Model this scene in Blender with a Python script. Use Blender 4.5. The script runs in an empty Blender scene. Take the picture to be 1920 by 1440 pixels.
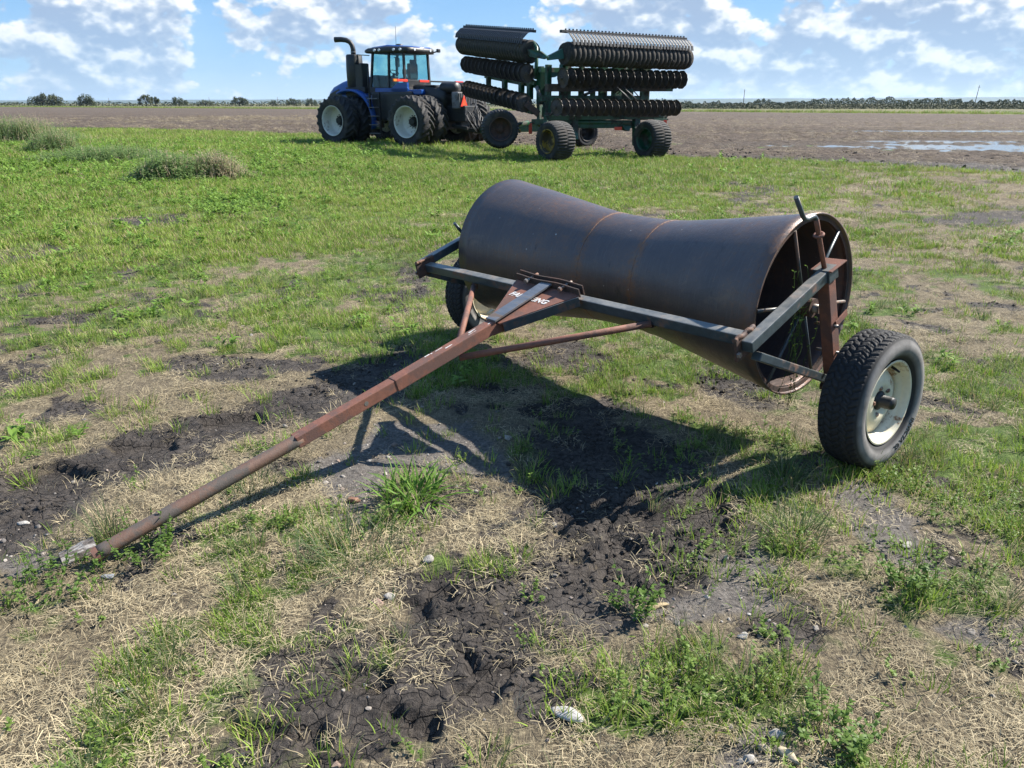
import bpy, bmesh, math, random
import numpy as np
from mathutils import Vector, Matrix

random.seed(7)
rng = np.random.default_rng(7)
S = bpy.context.scene
COL = S.collection
R = math.radians

# ------------------------------------------------------------------ camera
CAM_H, PITCH, FPX = 1.638, R(19.96), 1449.2       # FPX: focal length in pixels of the 1920 px wide photograph
cd = bpy.data.cameras.new("camera")
cd.sensor_width = 36.0
cd.lens = FPX / 1920 * 36.0
cd.clip_start, cd.clip_end = 0.05, 20000
cam = bpy.data.objects.new("camera", cd)
COL.objects.link(cam)
cam.location = (0, 0, CAM_H)
cam.rotation_euler = (R(90) - PITCH, 0, 0)
S.camera = cam

# ------------------------------------------------------------------ sun, sky, exposure
SUN_AZ, SUN_EL = R(67), R(42.5)                    # azimuth clockwise from +Y
sun_dir = Vector((math.sin(SUN_AZ) * math.cos(SUN_EL), math.cos(SUN_AZ) * math.cos(SUN_EL), math.sin(SUN_EL)))
sd = bpy.data.lights.new("sun", 'SUN')
sd.energy, sd.angle, sd.color = 4.9, R(0.55), (1.0, 0.945, 0.86)
so = bpy.data.objects.new("sun", sd)
COL.objects.link(so)
so.rotation_euler = sun_dir.to_track_quat('Z', 'Y').to_euler()
so.location = (20, 10, 30)
S.view_settings.view_transform = 'Standard'
S.view_settings.look = 'None'
S.view_settings.exposure = 1.27
S.view_settings.gamma = 1.0
S.view_settings.use_curve_mapping = False
S.cycles.max_bounces = 6
S.cycles.diffuse_bounces = 3
S.cycles.glossy_bounces = 3
S.cycles.transmission_bounces = 4
S.cycles.transparent_max_bounces = 8
S.cycles.caustics_reflective = False
S.cycles.caustics_refractive = False

CP, SP = math.cos(PITCH), math.sin(PITCH)
def ray(px, py):
    u, w = (px - 960) / FPX, (py - 720) / FPX
    return Vector((u, CP - w * SP, -SP - w * CP))
def at(px, py, depth):                             # the point of the place seen at a photograph pixel, at a depth along the view axis
    return Vector((0, 0, CAM_H)) + ray(px, py) * depth
def gr(px, py, z=0.0):                             # the ground point seen at a pixel
    r = ray(px, py)
    return Vector((0, 0, CAM_H)) + r * ((z - CAM_H) / r.z)
def to_px(x, y, z=0.0):                            # numpy: world to photograph pixels
    zc = y * CP - (z - CAM_H) * SP
    zc = np.maximum(zc, 0.05)
    return 960 + FPX * x / zc, 720 - FPX * (y * SP + (z - CAM_H) * CP) / zc

# ------------------------------------------------------------------ node helpers
def N(nt, typ, **kw):
    n = nt.nodes.new(typ)
    for k, v in kw.items():
        if k == 'inp':
            for a, b in v.items():
                if hasattr(b, 'is_output') or isinstance(b, bpy.types.NodeSocket):
                    nt.links.new(b, n.inputs[a])
                else:
                    n.inputs[a].default_value = b
        else:
            setattr(n, k, v)
    return n
def M(nt, op, a, b=0.0, c=None, clamp=False):
    n = nt.nodes.new('ShaderNodeMath'); n.operation = op; n.use_clamp = clamp
    for i, v in enumerate((a, b, c)):
        if v is None: continue
        if isinstance(v, bpy.types.NodeSocket): nt.links.new(v, n.inputs[i])
        else: n.inputs[i].default_value = v
    return n.outputs[0]
def MIX(nt, f, a, b, mode='MIX'):
    n = nt.nodes.new('ShaderNodeMix'); n.data_type = 'RGBA'; n.blend_type = mode
    for i, v in ((0, f), (6, a), (7, b)):
        if isinstance(v, bpy.types.NodeSocket): nt.links.new(v, n.inputs[i])
        elif i == 0: n.inputs[0].default_value = v
        else: n.inputs[i].default_value = (*v[:3], 1)
    return n.outputs[2]
def RAMP(nt, f, stops, interp='LINEAR'):
    n = nt.nodes.new('ShaderNodeValToRGB'); cr = n.color_ramp; cr.interpolation = interp
    while len(cr.elements) < len(stops): cr.elements.new(0.5)
    for e, (p, c) in zip(cr.elements, stops):
        e.position = p
        e.color = (c, c, c, 1) if not hasattr(c, '__len__') else (*c[:3], 1)
    nt.links.new(f, n.inputs[0])
    return n.outputs[0]
def NOISE(nt, vec, scale, detail=4, rough=0.55, dist=0.0):
    n = nt.nodes.new('ShaderNodeTexNoise')
    n.inputs['Scale'].default_value = scale; n.inputs['Detail'].default_value = detail
    n.inputs['Roughness'].default_value = rough; n.inputs['Distortion'].default_value = dist
    if vec is not None: nt.links.new(vec, n.inputs['Vector'])
    return n.outputs['Fac']
def MAPR(nt, v, a, b, c=0.0, d=1.0, smooth=False):
    n = nt.nodes.new('ShaderNodeMapRange'); n.clamp = True
    if smooth: n.interpolation_type = 'SMOOTHSTEP'
    nt.links.new(v, n.inputs[0])
    for i, x in enumerate((a, b, c, d)): n.inputs[i + 1].default_value = x
    return n.outputs[0]
def new_mat(name):
    m = bpy.data.materials.new(name); m.use_nodes = True
    nt = m.node_tree; nt.nodes.clear()
    out = nt.nodes.new('ShaderNodeOutputMaterial')
    p = nt.nodes.new('ShaderNodeBsdfPrincipled')
    nt.links.new(p.outputs[0], out.inputs[0])
    return m, nt, p, out
def setp(nt, p, **kw):
    for k, v in kw.items():
        k = k.replace('_', ' ')
        if isinstance(v, bpy.types.NodeSocket): nt.links.new(v, p.inputs[k])
        elif k == 'Base Color': p.inputs[k].default_value = (*v[:3], 1)
        else: p.inputs[k].default_value = v
def BUMP(nt, p, h, strength=0.3, dist=0.01):
    n = nt.nodes.new('ShaderNodeBump'); n.inputs['Strength'].default_value = strength; n.inputs['Distance'].default_value = dist
    nt.links.new(h, n.inputs['Height']); nt.links.new(n.outputs[0], p.inputs['Normal'])
def OBJV(nt):
    return nt.nodes.new('ShaderNodeTexCoord').outputs['Object']
def GEOV(nt):
    return nt.nodes.new('ShaderNodeNewGeometry').outputs['Position']

# a worn painted / rusty / plain surface: base colour, a second colour in patches, grime grain and fine relief
def worn(name, base, second=None, amount=0.4, scale=6.0, rough=0.5, rough2=0.8, metal=0.0, grain=0.15, bump=0.15, bscale=120, stretch=(1, 1, 1), spec=0.5):
    m, nt, p, o = new_mat(name)
    v = OBJV(nt)
    mp = N(nt, 'ShaderNodeMapping', inp={0: v}); mp.inputs['Scale'].default_value = stretch
    v2 = mp.outputs[0]
    n1 = NOISE(nt, v2, scale, 7, 0.62, 0.3)
    n2 = NOISE(nt, v, bscale, 4, 0.6)
    n3 = NOISE(nt, v2, scale * 5.3, 5, 0.6)
    col = MIX(nt, MAPR(nt, n3, 0.3, 0.7), [c * (1 - grain) for c in base], [min(1, c * (1 + grain)) for c in base])
    if second is not None:
        f = M(nt, 'ADD', n1, M(nt, 'MULTIPLY', M(nt, 'SUBTRACT', n3, 0.5), 0.35))
        f = MAPR(nt, f, 0.62 - amount * 0.3, 0.72 - amount * 0.3)
        sc = MIX(nt, n2, [c * 0.7 for c in second], [min(1, c * 1.25) for c in second])
        col = MIX(nt, f, col, sc)
        setp(nt, p, Roughness=MAPR(nt, f, 0, 1, rough, rough2), Metallic=MAPR(nt, f, 0, 1, metal, metal * 0.2))
    else:
        setp(nt, p, Roughness=MAPR(nt, n3, 0.2, 0.8, rough - 0.07, rough + 0.1), Metallic=metal)
    setp(nt, p, Base_Color=col)
    p.inputs['Specular IOR Level'].default_value = spec
    BUMP(nt, p, M(nt, 'ADD', n2, n1), bump, 0.004)
    return m

# ------------------------------------------------------------------ world: Nishita sky with cumulus
W = bpy.data.worlds.new("World"); S.world = W; W.use_nodes = True
W.cycles.sampling_method = 'MANUAL'; W.cycles.sample_map_resolution = 256
nt = W.node_tree; nt.nodes.clear()
wo = nt.nodes.new('ShaderNodeOutputWorld')
bg = nt.nodes.new('ShaderNodeBackground')
sky = nt.nodes.new('ShaderNodeTexSky'); sky.sky_type = 'NISHITA'; sky.sun_disc = False
sky.sun_elevation = SUN_EL; sky.sun_rotation = SUN_AZ
sky.air_density, sky.dust_density, sky.ozone_density, sky.altitude = 1.0, 0.35, 2.2, 200
SKY_K = 0.105
bg.inputs['Strength'].default_value = SKY_K
D = nt.nodes.new('ShaderNodeTexCoord').outputs['Generated']
mp = N(nt, 'ShaderNodeMapping', inp={0: D}); mp.inputs['Scale'].default_value = (1, 1, 1.55)
P0 = mp.outputs[0]
sep = N(nt, 'ShaderNodeSeparateXYZ', inp={0: D})
dz = sep.outputs[2]
def puffs(vec, detail):
    n = nt.nodes.new('ShaderNodeTexVoronoi'); n.feature = 'F1'; n.inputs['Scale'].default_value = 21
    n.inputs['Detail'].default_value = detail; n.inputs['Roughness'].default_value = .55; n.inputs['Lacunarity'].default_value = 2.3
    nt.links.new(vec, n.inputs['Vector'])
    return M(nt, 'MULTIPLY', M(nt, 'SUBTRACT', .42, n.outputs['Distance']), .30)
def cloud_density(vec):
    big = NOISE(nt, vec, 7.0, 3, 0.5)
    mid = NOISE(nt, vec, 24.0, 12, 0.58, 0.1)
    return M(nt, 'ADD', M(nt, 'ADD', M(nt, 'MULTIPLY', big, 0.66), M(nt, 'MULTIPLY', mid, 0.50)), puffs(vec, 2.5))
# where the larger heaps and gaps stand: (pixel x, y, sharpness, weight), turned into directions
HEAPS = [(120, 30, 90, .16), (330, 25, 160, .14), (230, 130, 300, .08), (600, 45, 260, .17), (740, 20, 300, .14), (480, 75, 700, .10),
         (860, 80, 900, .15), (1240, 20, 200, .10), (1450, 100, 160, .09), (1680, 70, 160, .10), (1850, 50, 200, .10), (1150, 90, 300, .08), (60, 120, 200, .08), (220, 150, 500, .07), (1600, 150, 300, .06), (1330, 125, 350, .08), (1480, 130, 350, .07), (1760, 125, 300, .08), (1130, 60, 260, .06), (660, 30, 300, .07), (520, 90, 500, .06), (1090, 50, 250, .12), (1330, 20, 160, .08), (1560, 90, 110, .10), (1780, 60, 110, .10), (1900, 110, 150, .08),
         (400, 140, 500, -.14), (560, 150, 500, -.14), (900, 10, 700, -.13), (700, 130, 900, -.10), (1400, 10, 1500, -.05), (1000, 170, 300, -.05)]
bias = None
for hx, hy, hk, hw in HEAPS:
    h = ray(hx, hy).normalized()
    dp = N(nt, 'ShaderNodeVectorMath', operation='DOT_PRODUCT', inp={0: D, 1: h}).outputs['Value']
    e = M(nt, 'EXPONENT', M(nt, 'MULTIPLY', M(nt, 'SUBTRACT', dp, 1.0), hk * 1.6))
    e = M(nt, 'MULTIPLY', e, hw)
    bias = e if bias is None else M(nt, 'ADD', bias, e)
def shifted(dx, dy, dzz):
    return N(nt, 'ShaderNodeVectorMath', operation='ADD', inp={0: P0, 1: (dx, dy, dzz)}).outputs[0]
def soft_density(vec):
    return M(nt, 'ADD', M(nt, 'ADD', M(nt, 'MULTIPLY', NOISE(nt, vec, 7.0, 3, 0.5), .50), M(nt, 'MULTIPLY', NOISE(nt, vec, 24.0, 4, 0.50, 0.1), .40)), puffs(vec, 2.0))
d0 = M(nt, 'ADD', cloud_density(P0), bias)
s0 = soft_density(P0); s1 = soft_density(shifted(sun_dir.x * .012, sun_dir.y * .004, .020))
thr = MAPR(nt, dz, 0.0, 0.35, 0.505, 0.555)                # a little less cloud overhead
over = M(nt, 'SUBTRACT', d0, thr)
cov = MAPR(nt, over, -0.020, 0.085, 0, 1, True)
lit = MAPR(nt, M(nt, 'SUBTRACT', s0, s1), -0.085, 0.14)
edge = MAPR(nt, over, 0.02, 0.18, .20, -.16)              # thin rims glow, thick bodies grey
fine = M(nt, 'MULTIPLY', M(nt, 'SUBTRACT', NOISE(nt, P0, 60, 6, .6), .5), .8)
shade = M(nt, 'ADD', M(nt, 'ADD', lit, edge), fine, clamp=True)
ccol = RAMP(nt, shade, [(0.0, (1.60, 2.15, 3.0)), (.35, (2.15, 2.65, 3.35)), (.62, (3.2, 3.55, 4.0)), (.92, (4.5, 4.55, 4.6))])
low = MAPR(nt, dz, 0.0, 0.10, 0.42, 0.97)                 # clouds sink into the bright haze at the horizon
cov2 = M(nt, 'MULTIPLY', cov, low)
cov3 = M(nt, 'MULTIPLY', cov2, MAPR(nt, dz, -0.01, 0.004))
grad = RAMP(nt, dz, [(0.0, (1.90, 2.90, 3.90)), (0.035, (1.25, 2.32, 3.65)), (0.11, (.86, 1.90, 3.42)), (0.40, (.75, 1.65, 3.3)), (1.0, (.55, 1.3, 2.8))])
skycol = MIX(nt, .86, sky.outputs[0], grad)                # the Nishita sky pulled to the clean blue of the day
veil = M(nt, 'MULTIPLY', MAPR(nt, NOISE(nt, P0, 4.0, 5, 0.6), 0.48, 0.78), 0.18)
skycol = MIX(nt, veil, skycol, (3.4, 4.4, 5.4))
fin = MIX(nt, cov3, skycol, ccol)
nt.links.new(fin, bg.inputs[0]); nt.links.new(bg.outputs[0], wo.inputs[0])

# ------------------------------------------------------------------ object helpers
def tag(o, label=None, cat=None, group=None, kind=None):
    if label: o['label'] = label
    if cat: o['category'] = cat
    if group: o['group'] = group
    if kind: o['kind'] = kind
    return o
def empty(name, loc=(0, 0, 0), rz=0.0):
    o = bpy.data.objects.new(name, None); COL.objects.link(o)
    o.location = loc; o.rotation_euler = (0, 0, rz); o.empty_display_size = 0.2
    return o
def link(name, me, mats, parent=None, loc=None, rot=None, smooth=False):
    if not isinstance(mats, (list, tuple)): mats = [mats]
    if len(me.materials) == 0:
        for m in mats: me.materials.append(m)
    o = bpy.data.objects.new(name, me); COL.objects.link(o)
    if parent is not None: o.parent = parent
    if loc is not None: o.location = loc
    if rot is not None: o.rotation_euler = rot
    return o
def np_mesh(name, v, f, smooth=False):
    """v (n,3), f list of tuples or (m,k) int array"""
    me = bpy.data.meshes.new(name)
    v = np.asarray(v, np.float32)
    if isinstance(f, np.ndarray):
        m, k = f.shape
        me.vertices.add(len(v)); me.vertices.foreach_set('co', v.ravel())
        me.loops.add(m * k); me.loops.foreach_set('vertex_index', f.astype(np.int32).ravel())
        me.polygons.add(m)
        me.polygons.foreach_set('loop_start', np.arange(0, m * k, k, dtype=np.int32))
        me.polygons.foreach_set('loop_total', np.full(m, k, np.int32))
        me.update(calc_edges=True)
    else:
        me.from_pydata([tuple(map(float, q)) for q in v], [], f)
        me.update()
    if smooth:
        me.polygons.foreach_set('use_smooth', np.ones(len(me.polygons), bool))
    return me

class MB:
    """collects simple solids into ONE mesh"""
    def __init__(s): s.v = []; s.f = []; s.sm = []
    def add(s, v, f, smooth=False):
        o = len(s.v); s.v += [tuple(q) for q in v]; s.f += [tuple(i + o for i in q) for q in f]; s.sm += [smooth] * len(f)
        return s
    def box(s, c, size, ax=None, bev=0.0, taper=1.0):
        """box about c; ax = 3 unit vectors; bevelled edges when bev > 0"""
        c = Vector(c); hx, hy, hz = [q / 2 for q in size]
        X, Y, Z = (Vector((1, 0, 0)), Vector((0, 1, 0)), Vector((0, 0, 1))) if ax is None else [Vector(q) for q in ax]
        b = min(bev, hx * .49, hy * .49, hz * .49)
        if b <= 0:
            P = [(-1, -1, -1), (1, -1, -1), (1, 1, -1), (-1, 1, -1), (-1, -1, 1), (1, -1, 1), (1, 1, 1), (-1, 1, 1)]
            v = [c + X * (p[0] * hx * (taper if p[2] > 0 else 1)) + Y * (p[1] * hy * (taper if p[2] > 0 else 1)) + Z * (p[2] * hz) for p in P]
            return s.add(v, [(0, 3, 2, 1), (4, 5, 6, 7), (0, 1, 5, 4), (1, 2, 6, 5), (2, 3, 7, 6), (3, 0, 4, 7)])
        bm = bmesh.new(); bmesh.ops.create_cube(bm, size=2.0)
        for q in bm.verts: q.co = Vector((q.co.x * hx * (taper if q.co.z > 0 else 1), q.co.y * hy * (taper if q.co.z > 0 else 1), q.co.z * hz))
        bmesh.ops.bevel(bm, geom=bm.edges[:], offset=b, segments=2, profile=0.6, affect='EDGES')
        bm.verts.ensure_lookup_table()
        v = [c + X * q.co.x + Y * q.co.y + Z * q.co.z for q in bm.verts]
        f = [tuple(w.index for w in q.verts) for q in bm.faces]
        bm.free(); return s.add(v, f)
    def bar(s, p, q, w, h, up=(0, 0, 1), bev=0.0):
        """square bar from p to q: w across, h along up"""
        p, q = Vector(p), Vector(q); X = (q - p).normalized(); U = Vector(up)
        Y = U.cross(X).normalized(); Z = X.cross(Y).normalized()
        return s.box((p + q) / 2, ((q - p).length, w, h), (X, Y, Z), bev)
    def tube(s, pts, r, n=10, cap=True, smooth=True):
        pts = [Vector(p) for p in pts]; m = len(pts)
        rr = r if hasattr(r, '__len__') else [r] * m
        v = []; prev = None
        for i, p in enumerate(pts):
            t = (pts[min(i + 1, m - 1)] - pts[max(i - 1, 0)])
            t = t.normalized() if t.length > 1e-9 else Vector((0, 0, 1))
            if prev is None:
                a = t.orthogonal().normalized()
            else:
                a = (prev - t * prev.dot(t))
                a = a.normalized() if a.length > 1e-6 else t.orthogonal().normalized()
            prev = a; b = t.cross(a)
            for k in range(n):
                q = 2 * math.pi * k / n
                v.append(p + (a * math.cos(q) + b * math.sin(q)) * rr[i])
        f = []
        for i in range(m - 1):
            for k in range(n):
                k2 = (k + 1) % n
                f.append((i * n + k, i * n + k2, (i + 1) * n + k2, (i + 1) * n + k))
        o = len(s.v)
        s.add(v, f, smooth)
        if cap:
            s.f += [tuple(o + k for k in range(n - 1, -1, -1)), tuple(o + (m - 1) * n + k for k in range(n))]; s.sm += [False, False]
        return s
    def lathe(s, c, axis, prof, n=32, smooth=True, closed=False, a0=None):
        """prof: list of (along axis, radius)"""
        c = Vector(c); Z = Vector(axis).normalized()
        X = Z.orthogonal().normalized() if a0 is None else Vector(a0).normalized(); Y = Z.cross(X)
        v = []
        for (h, r) in prof:
            for k in range(n):
                q = 2 * math.pi * k / n
                v.append(c + Z * h + (X * math.cos(q) + Y * math.sin(q)) * r)
        f = []; m = len(prof)
        for i in range(m if closed else m - 1):
            j = (i + 1) % m
            for k in range(n):
                k2 = (k + 1) % n
                f.append((i * n + k, i * n + k2, j * n + k2, j * n + k))
        return s.add(v, f, smooth)
    def prism(s, poly, d, smooth=False):
        """poly: 3-D points of a flat outline, pushed along vector d"""
        d = Vector(d); n = len(poly); P = [Vector(p) for p in poly]
        v = P + [p + d for p in P]
        nrm = (P[1] - P[0]).cross(P[2] - P[1])
        f = [tuple(range(n - 1, -1, -1)), tuple(range(n, 2 * n))] + [(i, (i + 1) % n, n + (i + 1) % n, n + i) for i in range(n)]
        return s.add(v, f, smooth)
    def mesh(s, name):
        me = bpy.data.meshes.new(name); me.from_pydata(s.v, [], s.f)
        me.polygons.foreach_set('use_smooth', s.sm); me.update()
        bm = bmesh.new(); bm.from_mesh(me); bmesh.ops.recalc_face_normals(bm, faces=bm.faces[:]); bm.to_mesh(me); bm.free()
        return me
    def build(s, name, mat, parent=None, loc=None, rot=None):
        return link(name, s.mesh(name), mat, parent, loc, rot)
def copy_tree(o, parent=None):
    c = o.copy(); COL.objects.link(c)
    if parent is not None: c.parent = parent
    for ch in list(o.children): copy_tree(ch, c)
    return c
def copy_part(o, parent, loc=None, rot=None, scale=None):
    c = o.copy(); COL.objects.link(c); c.parent = parent
    if loc is not None: c.location = loc
    if rot is not None: c.rotation_euler = rot
    if scale is not None: c.scale = scale
    return c

# numpy lattice noise, 0..1
_LAT = rng.random((256, 256)).astype(np.float32)
def vnoise(x, y):
    xi, yi = np.floor(x).astype(np.int64), np.floor(y).astype(np.int64)
    fx, fy = x - xi, y - yi
    fx, fy = fx * fx * (3 - 2 * fx), fy * fy * (3 - 2 * fy)
    a = _LAT[xi % 256, yi % 256]; b = _LAT[(xi + 1) % 256, yi % 256]
    c = _LAT[xi % 256, (yi + 1) % 256]; d = _LAT[(xi + 1) % 256, (yi + 1) % 256]
    return (a * (1 - fx) + b * fx) * (1 - fy) + (c * (1 - fx) + d * fx) * fy
def fbm(x, y, s, o=4, g=0.5):
    t = 0.0; amp = 1.0; tot = 0.0
    for k in range(o):
        t = t + amp * vnoise(x * s + 17.3 * k, y * s + 41.7 * k); tot += amp; amp *= g; s *= 2.03
    return t / tot
def sstep(a, b, x):
    t = np.clip((x - a) / (b - a), 0, 1); return t * t * (3 - 2 * t)
# ================================================================== SETTING
# how green the ground is, read off the photograph on a coarse lattice (columns every 240 px, rows at GY), carried to the ground
GY = np.array([230, 260, 300, 330, 370, 420, 470, 520, 570, 620, 700, 780, 860, 940, 1020, 1100, 1200, 1300, 1440], float)
GV = np.array([
 [.95,.95,.95,.95,.88,.78,.50,.42,.33], [.95,.95,.95,.95,.88,.78,.56,.42,.33], [.92,.92,.95,.92,.88,.82,.66,.42,.26],
 [.92,.92,.95,.86,.78,.66,.50,.22,.15], [.95,.95,.90,.82,.72,.60,.40,.26,.22], [.90,.60,.74,.74,.58,.44,.32,.18,.16],
 [.55,.64,.68,.70,.48,.36,.29,.23,.21], [.55,.60,.58,.62,.46,.36,.27,.29,.22], [.43,.46,.42,.54,.38,.36,.26,.32,.27],
 [.30,.44,.31,.52,.40,.36,.31,.36,.35], [.20,.20,.24,.32,.40,.38,.36,.42,.58], [.12,.12,.17,.28,.34,.28,.35,.42,.68],
 [.08,.12,.24,.22,.20,.14,.30,.46,.70], [.05,.15,.38,.46,.18,.08,.34,.36,.68], [.38,.46,.52,.44,.18,.06,.34,.22,.50],
 [.40,.42,.52,.30,.20,.12,.36,.38,.40], [.30,.38,.42,.14,.14,.28,.40,.44,.40], [.24,.34,.36,.12,.18,.40,.42,.50,.44],
 [.24,.28,.26,.12,.24,.36,.42,.48,.46]])
def green_at(x, y):
    px, py = to_px(x, y)
    u = np.clip(px / 240.0, 0, 7.999); i = u.astype(int); fu = u - i
    yy = np.clip(py, GY[0], GY[-1] - 1e-3); j = np.clip(np.searchsorted(GY, yy, side='right') - 1, 0, len(GY) - 2)
    fv = (yy - GY[j]) / (GY[j + 1] - GY[j])
    return (GV[j, i] * (1 - fu) + GV[j, i + 1] * fu) * (1 - fv) + (GV[j + 1, i] * (1 - fu) + GV[j + 1, i + 1] * fu) * fv

MUD = [  # bare black soil
 [(0,885),(150,835),(330,792),(470,748),(600,692),(700,668),(800,650),(770,735),(600,786),(480,822),(330,880),(190,915),(140,958),(60,1008),(-160,1040),(-200,900)],
 [(960,872),(1000,812),(1110,752),(1200,790),(1290,850),(1400,905),(1420,960),(1355,1010),(1335,1075),(1180,1112),(1060,1070),(960,930)],
 [(700,1110),(790,1062),(960,1075),(1040,1130),(960,1205),(935,1295),(800,1390),(640,1400),(600,1345),(500,1370),(440,1365),(590,1245),(690,1175)],
 [(940,1000),(1060,1050),(1180,1105),(1165,1175),(1080,1200),(1000,1195),(940,1090)],
 [(395,1375),(520,1370),(620,1400),(600,1500),(380,1500)],
 [(-60,478),(80,457),(165,458),(70,487),(-60,500)], [(190,412),(270,400),(370,404),(350,418),(240,424)],
 [(1350,384),(1400,352),(1450,346),(1455,358),(1400,380)], [(1700,415),(1780,400),(1930,392),(1930,415),(1800,425)],
 [(1010,640),(1090,640),(1130,690),(1040,700)], [(1290,690),(1420,700),(1500,760),(1380,770)], [(95,690),(40,720),(-60,735),(-60,700)]]
GRAVEL = [  # pale trodden silt with pebbles
 [(590,900),(650,850),(720,792),(880,792),(950,870),(955,905),(880,900),(740,895),(700,945),(640,985),(590,950)],
 [(1160,1112),(1330,1062),(1405,985),(1430,1030),(1455,1130),(1300,1182),(1190,1170)],
 [(1525,915),(1640,898),(1750,1005),(1810,1090),(1700,1065),(1570,985)],
 [(1360,1365),(1445,1330),(1505,1400),(1470,1500),(1340,1500)], [(-60,985),(70,985),(115,1060),(60,1075),(-60,1050)],
 [(1800,1180),(1940,1170),(1940,1260),(1850,1240)]]
TREADS = [  # prints pressed by tyre lugs
 [(588,1240),(640,1232),(730,1275),(700,1300),(640,1285)], [(650,1248),(722,1242),(735,1275),(690,1278)],
 [(415,1345),(440,1340),(560,1372),(545,1390),(460,1392)], [(545,1368),(600,1350),(620,1390),(555,1400)],
 [(720,1320),(735,1322),(830,1340),(820,1390),(745,1378)], [(770,1335),(825,1328),(825,1365),(775,1375)],
 [(850,1205),(870,1206),(900,1245),(960,1232),(990,1240),(950,1270),(890,1262)], [(848,1275),(945,1268),(930,1320),(860,1315)],
 [(740,1115),(810,1120),(800,1160),(750,1158)], [(810,1090),(850,1092),(845,1112),(800,1112)], [(690,1190),(735,1180),(740,1215),(700,1212)],
 [(1185,962),(1330,935),(1370,955),(1290,990),(1200,985)], [(1270,925),(1370,915),(1375,940),(1300,950)],
 [(10,890),(110,872),(190,890),(120,925),(20,930)], [(200,838),(330,820),(330,845),(230,862)], [(380,790),(480,770),(500,795),(400,815)]]
ROUGH = [[(1010,935),(1180,905),(1330,905),(1400,930),(1395,985),(1340,1060),(1180,1110),(1060,1072),(980,990)]]
def poly_world(P):
    return np.array([gr(px, py)[:2] for px, py in P])
def inside_dist(x, y, poly):
    """signed distance to an outline, > 0 inside"""
    d = np.full(x.shape, 1e9); ins = np.zeros(x.shape, bool); n = len(poly)
    for i in range(n):
        ax, ay = poly[i]; bx, by = poly[(i + 1) % n]
        ex, ey = bx - ax, by - ay
        t = np.clip(((x - ax) * ex + (y - ay) * ey) / (ex * ex + ey * ey + 1e-12), 0, 1)
        d = np.minimum(d, np.hypot(x - ax - t * ex, y - ay - t * ey))
        with np.errstate(divide='ignore', invalid='ignore'):
            c = ((ay > y) != (by > y)) & (x < ex * (y - ay) / (ey if abs(ey) > 1e-12 else 1e-12) + ax)
        ins ^= c
    return np.where(ins, d, -d)
ROUW = [poly_world(p) for p in ROUGH]
MUDW, GRAW, TREW = [poly_world(p) for p in MUD], [poly_world(p) for p in GRAVEL], [poly_world(p) for p in TREADS]
def zone(x, y, polys, soft, wob):
    m = np.zeros(x.shape)
    wx = x + (fbm(x, y, 3.1, 4) - .5) * wob; wy = y + (fbm(x + 31, y + 7, 3.1, 4) - .5) * wob
    r = np.hypot(x, y)
    for P in polys:
        lo, hi = P.min(0) - .8, P.max(0) + .8
        k = (x > lo[0]) & (x < hi[0]) & (y > lo[1]) & (y < hi[1])
        if not k.any(): continue
        m[k] = np.maximum(m[k], sstep(-soft, soft, inside_dist(wx[k], wy[k], P)))
    return m
def zones(x, y):
    x = np.asarray(x, float); y = np.asarray(y, float)
    mud = zone(x, y, MUDW, .17, .48); gra = zone(x, y, GRAW, .10, .30)
    g = green_at(x, y)
    pat = 0.45 * fbm(x, y, 1.25, 4, .6) + 0.55 * fbm(x + 9, y + 3, 4.6, 4, .65)
    pat = np.clip((pat - .5) * 2.9 + .5, 0, 1)
    green = sstep(-.14, .16, g - pat * .92 + .06)
    green = np.maximum(green, sstep(.78, .9, g) * .8)
    # scattered bare spots
    bare = sstep(.60, .68, fbm(x + 51, y + 17, 2.6, 4, .62)) * sstep(.9, .5, g)
    mud = np.maximum(mud, bare * .85 * (1 - gra))
    green = green * (1 - .88 * mud) * (1 - .8 * gra)
    return green, mud, gra
def tread_mask(x, y):
    m = np.zeros(x.shape)
    for P in TREW:
        lo, hi = P.min(0) - .2, P.max(0) + .2
        k = (x > lo[0]) & (x < hi[0]) & (y > lo[1]) & (y < hi[1])
        if k.any(): m[k] = np.maximum(m[k], sstep(-.03, .0, inside_dist(x[k], y[k], P)))
    return m
def ground_z(x, y, mud=None, gra=None):
    if mud is None: _, mud, gra = zones(x, y)
    r = np.hypot(x, y)
    near = sstep(30, 9, r)
    z = (fbm(x, y, .9, 3) - .5) * .05 + (fbm(x + 3, y, 7, 3, .6) - .5) * .022 * near
    rough = np.abs(fbm(x, y + 5, 9.0, 4, .62) - .5) * 2
    clod = fbm(x + 7, y + 2, 16, 3, .6)
    z = z + mud * near * ((clod - .5) * .020 + (fbm(x + 1, y + 2, 36, 3, .65) - .5) * .020 + (.25 - rough) * .020 - .012)
    rg = zone(x, y, ROUW, .12, .2)
    z = z + rg * near * ((fbm(x + 4, y, 15, 5, .72) - .5) * .10 + (.3 - rough) * .035)
    z = z + gra * near * ((fbm(x, y, 26, 2) - .5) * .012 - .008)
    for P in TREW:
        lo, hi = P.min(0) - .2, P.max(0) + .2
        k = (x > lo[0]) & (x < hi[0]) & (y > lo[1]) & (y < hi[1])
        if k.any():
            wx = x[k] + (fbm(x[k], y[k], 8, 2) - .5) * .045; wy = y[k] + (fbm(x[k] + 5, y[k], 8, 2) - .5) * .045
            d = inside_dist(wx, wy, P)
            z[k] = z[k] * (1 - .9 * sstep(-.01, .02, d)) - .036 * sstep(-.014, .016, d) + .007 * np.exp(-((d + .024) / .018) ** 2)
    return z * sstep(400, 60, r)

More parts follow.
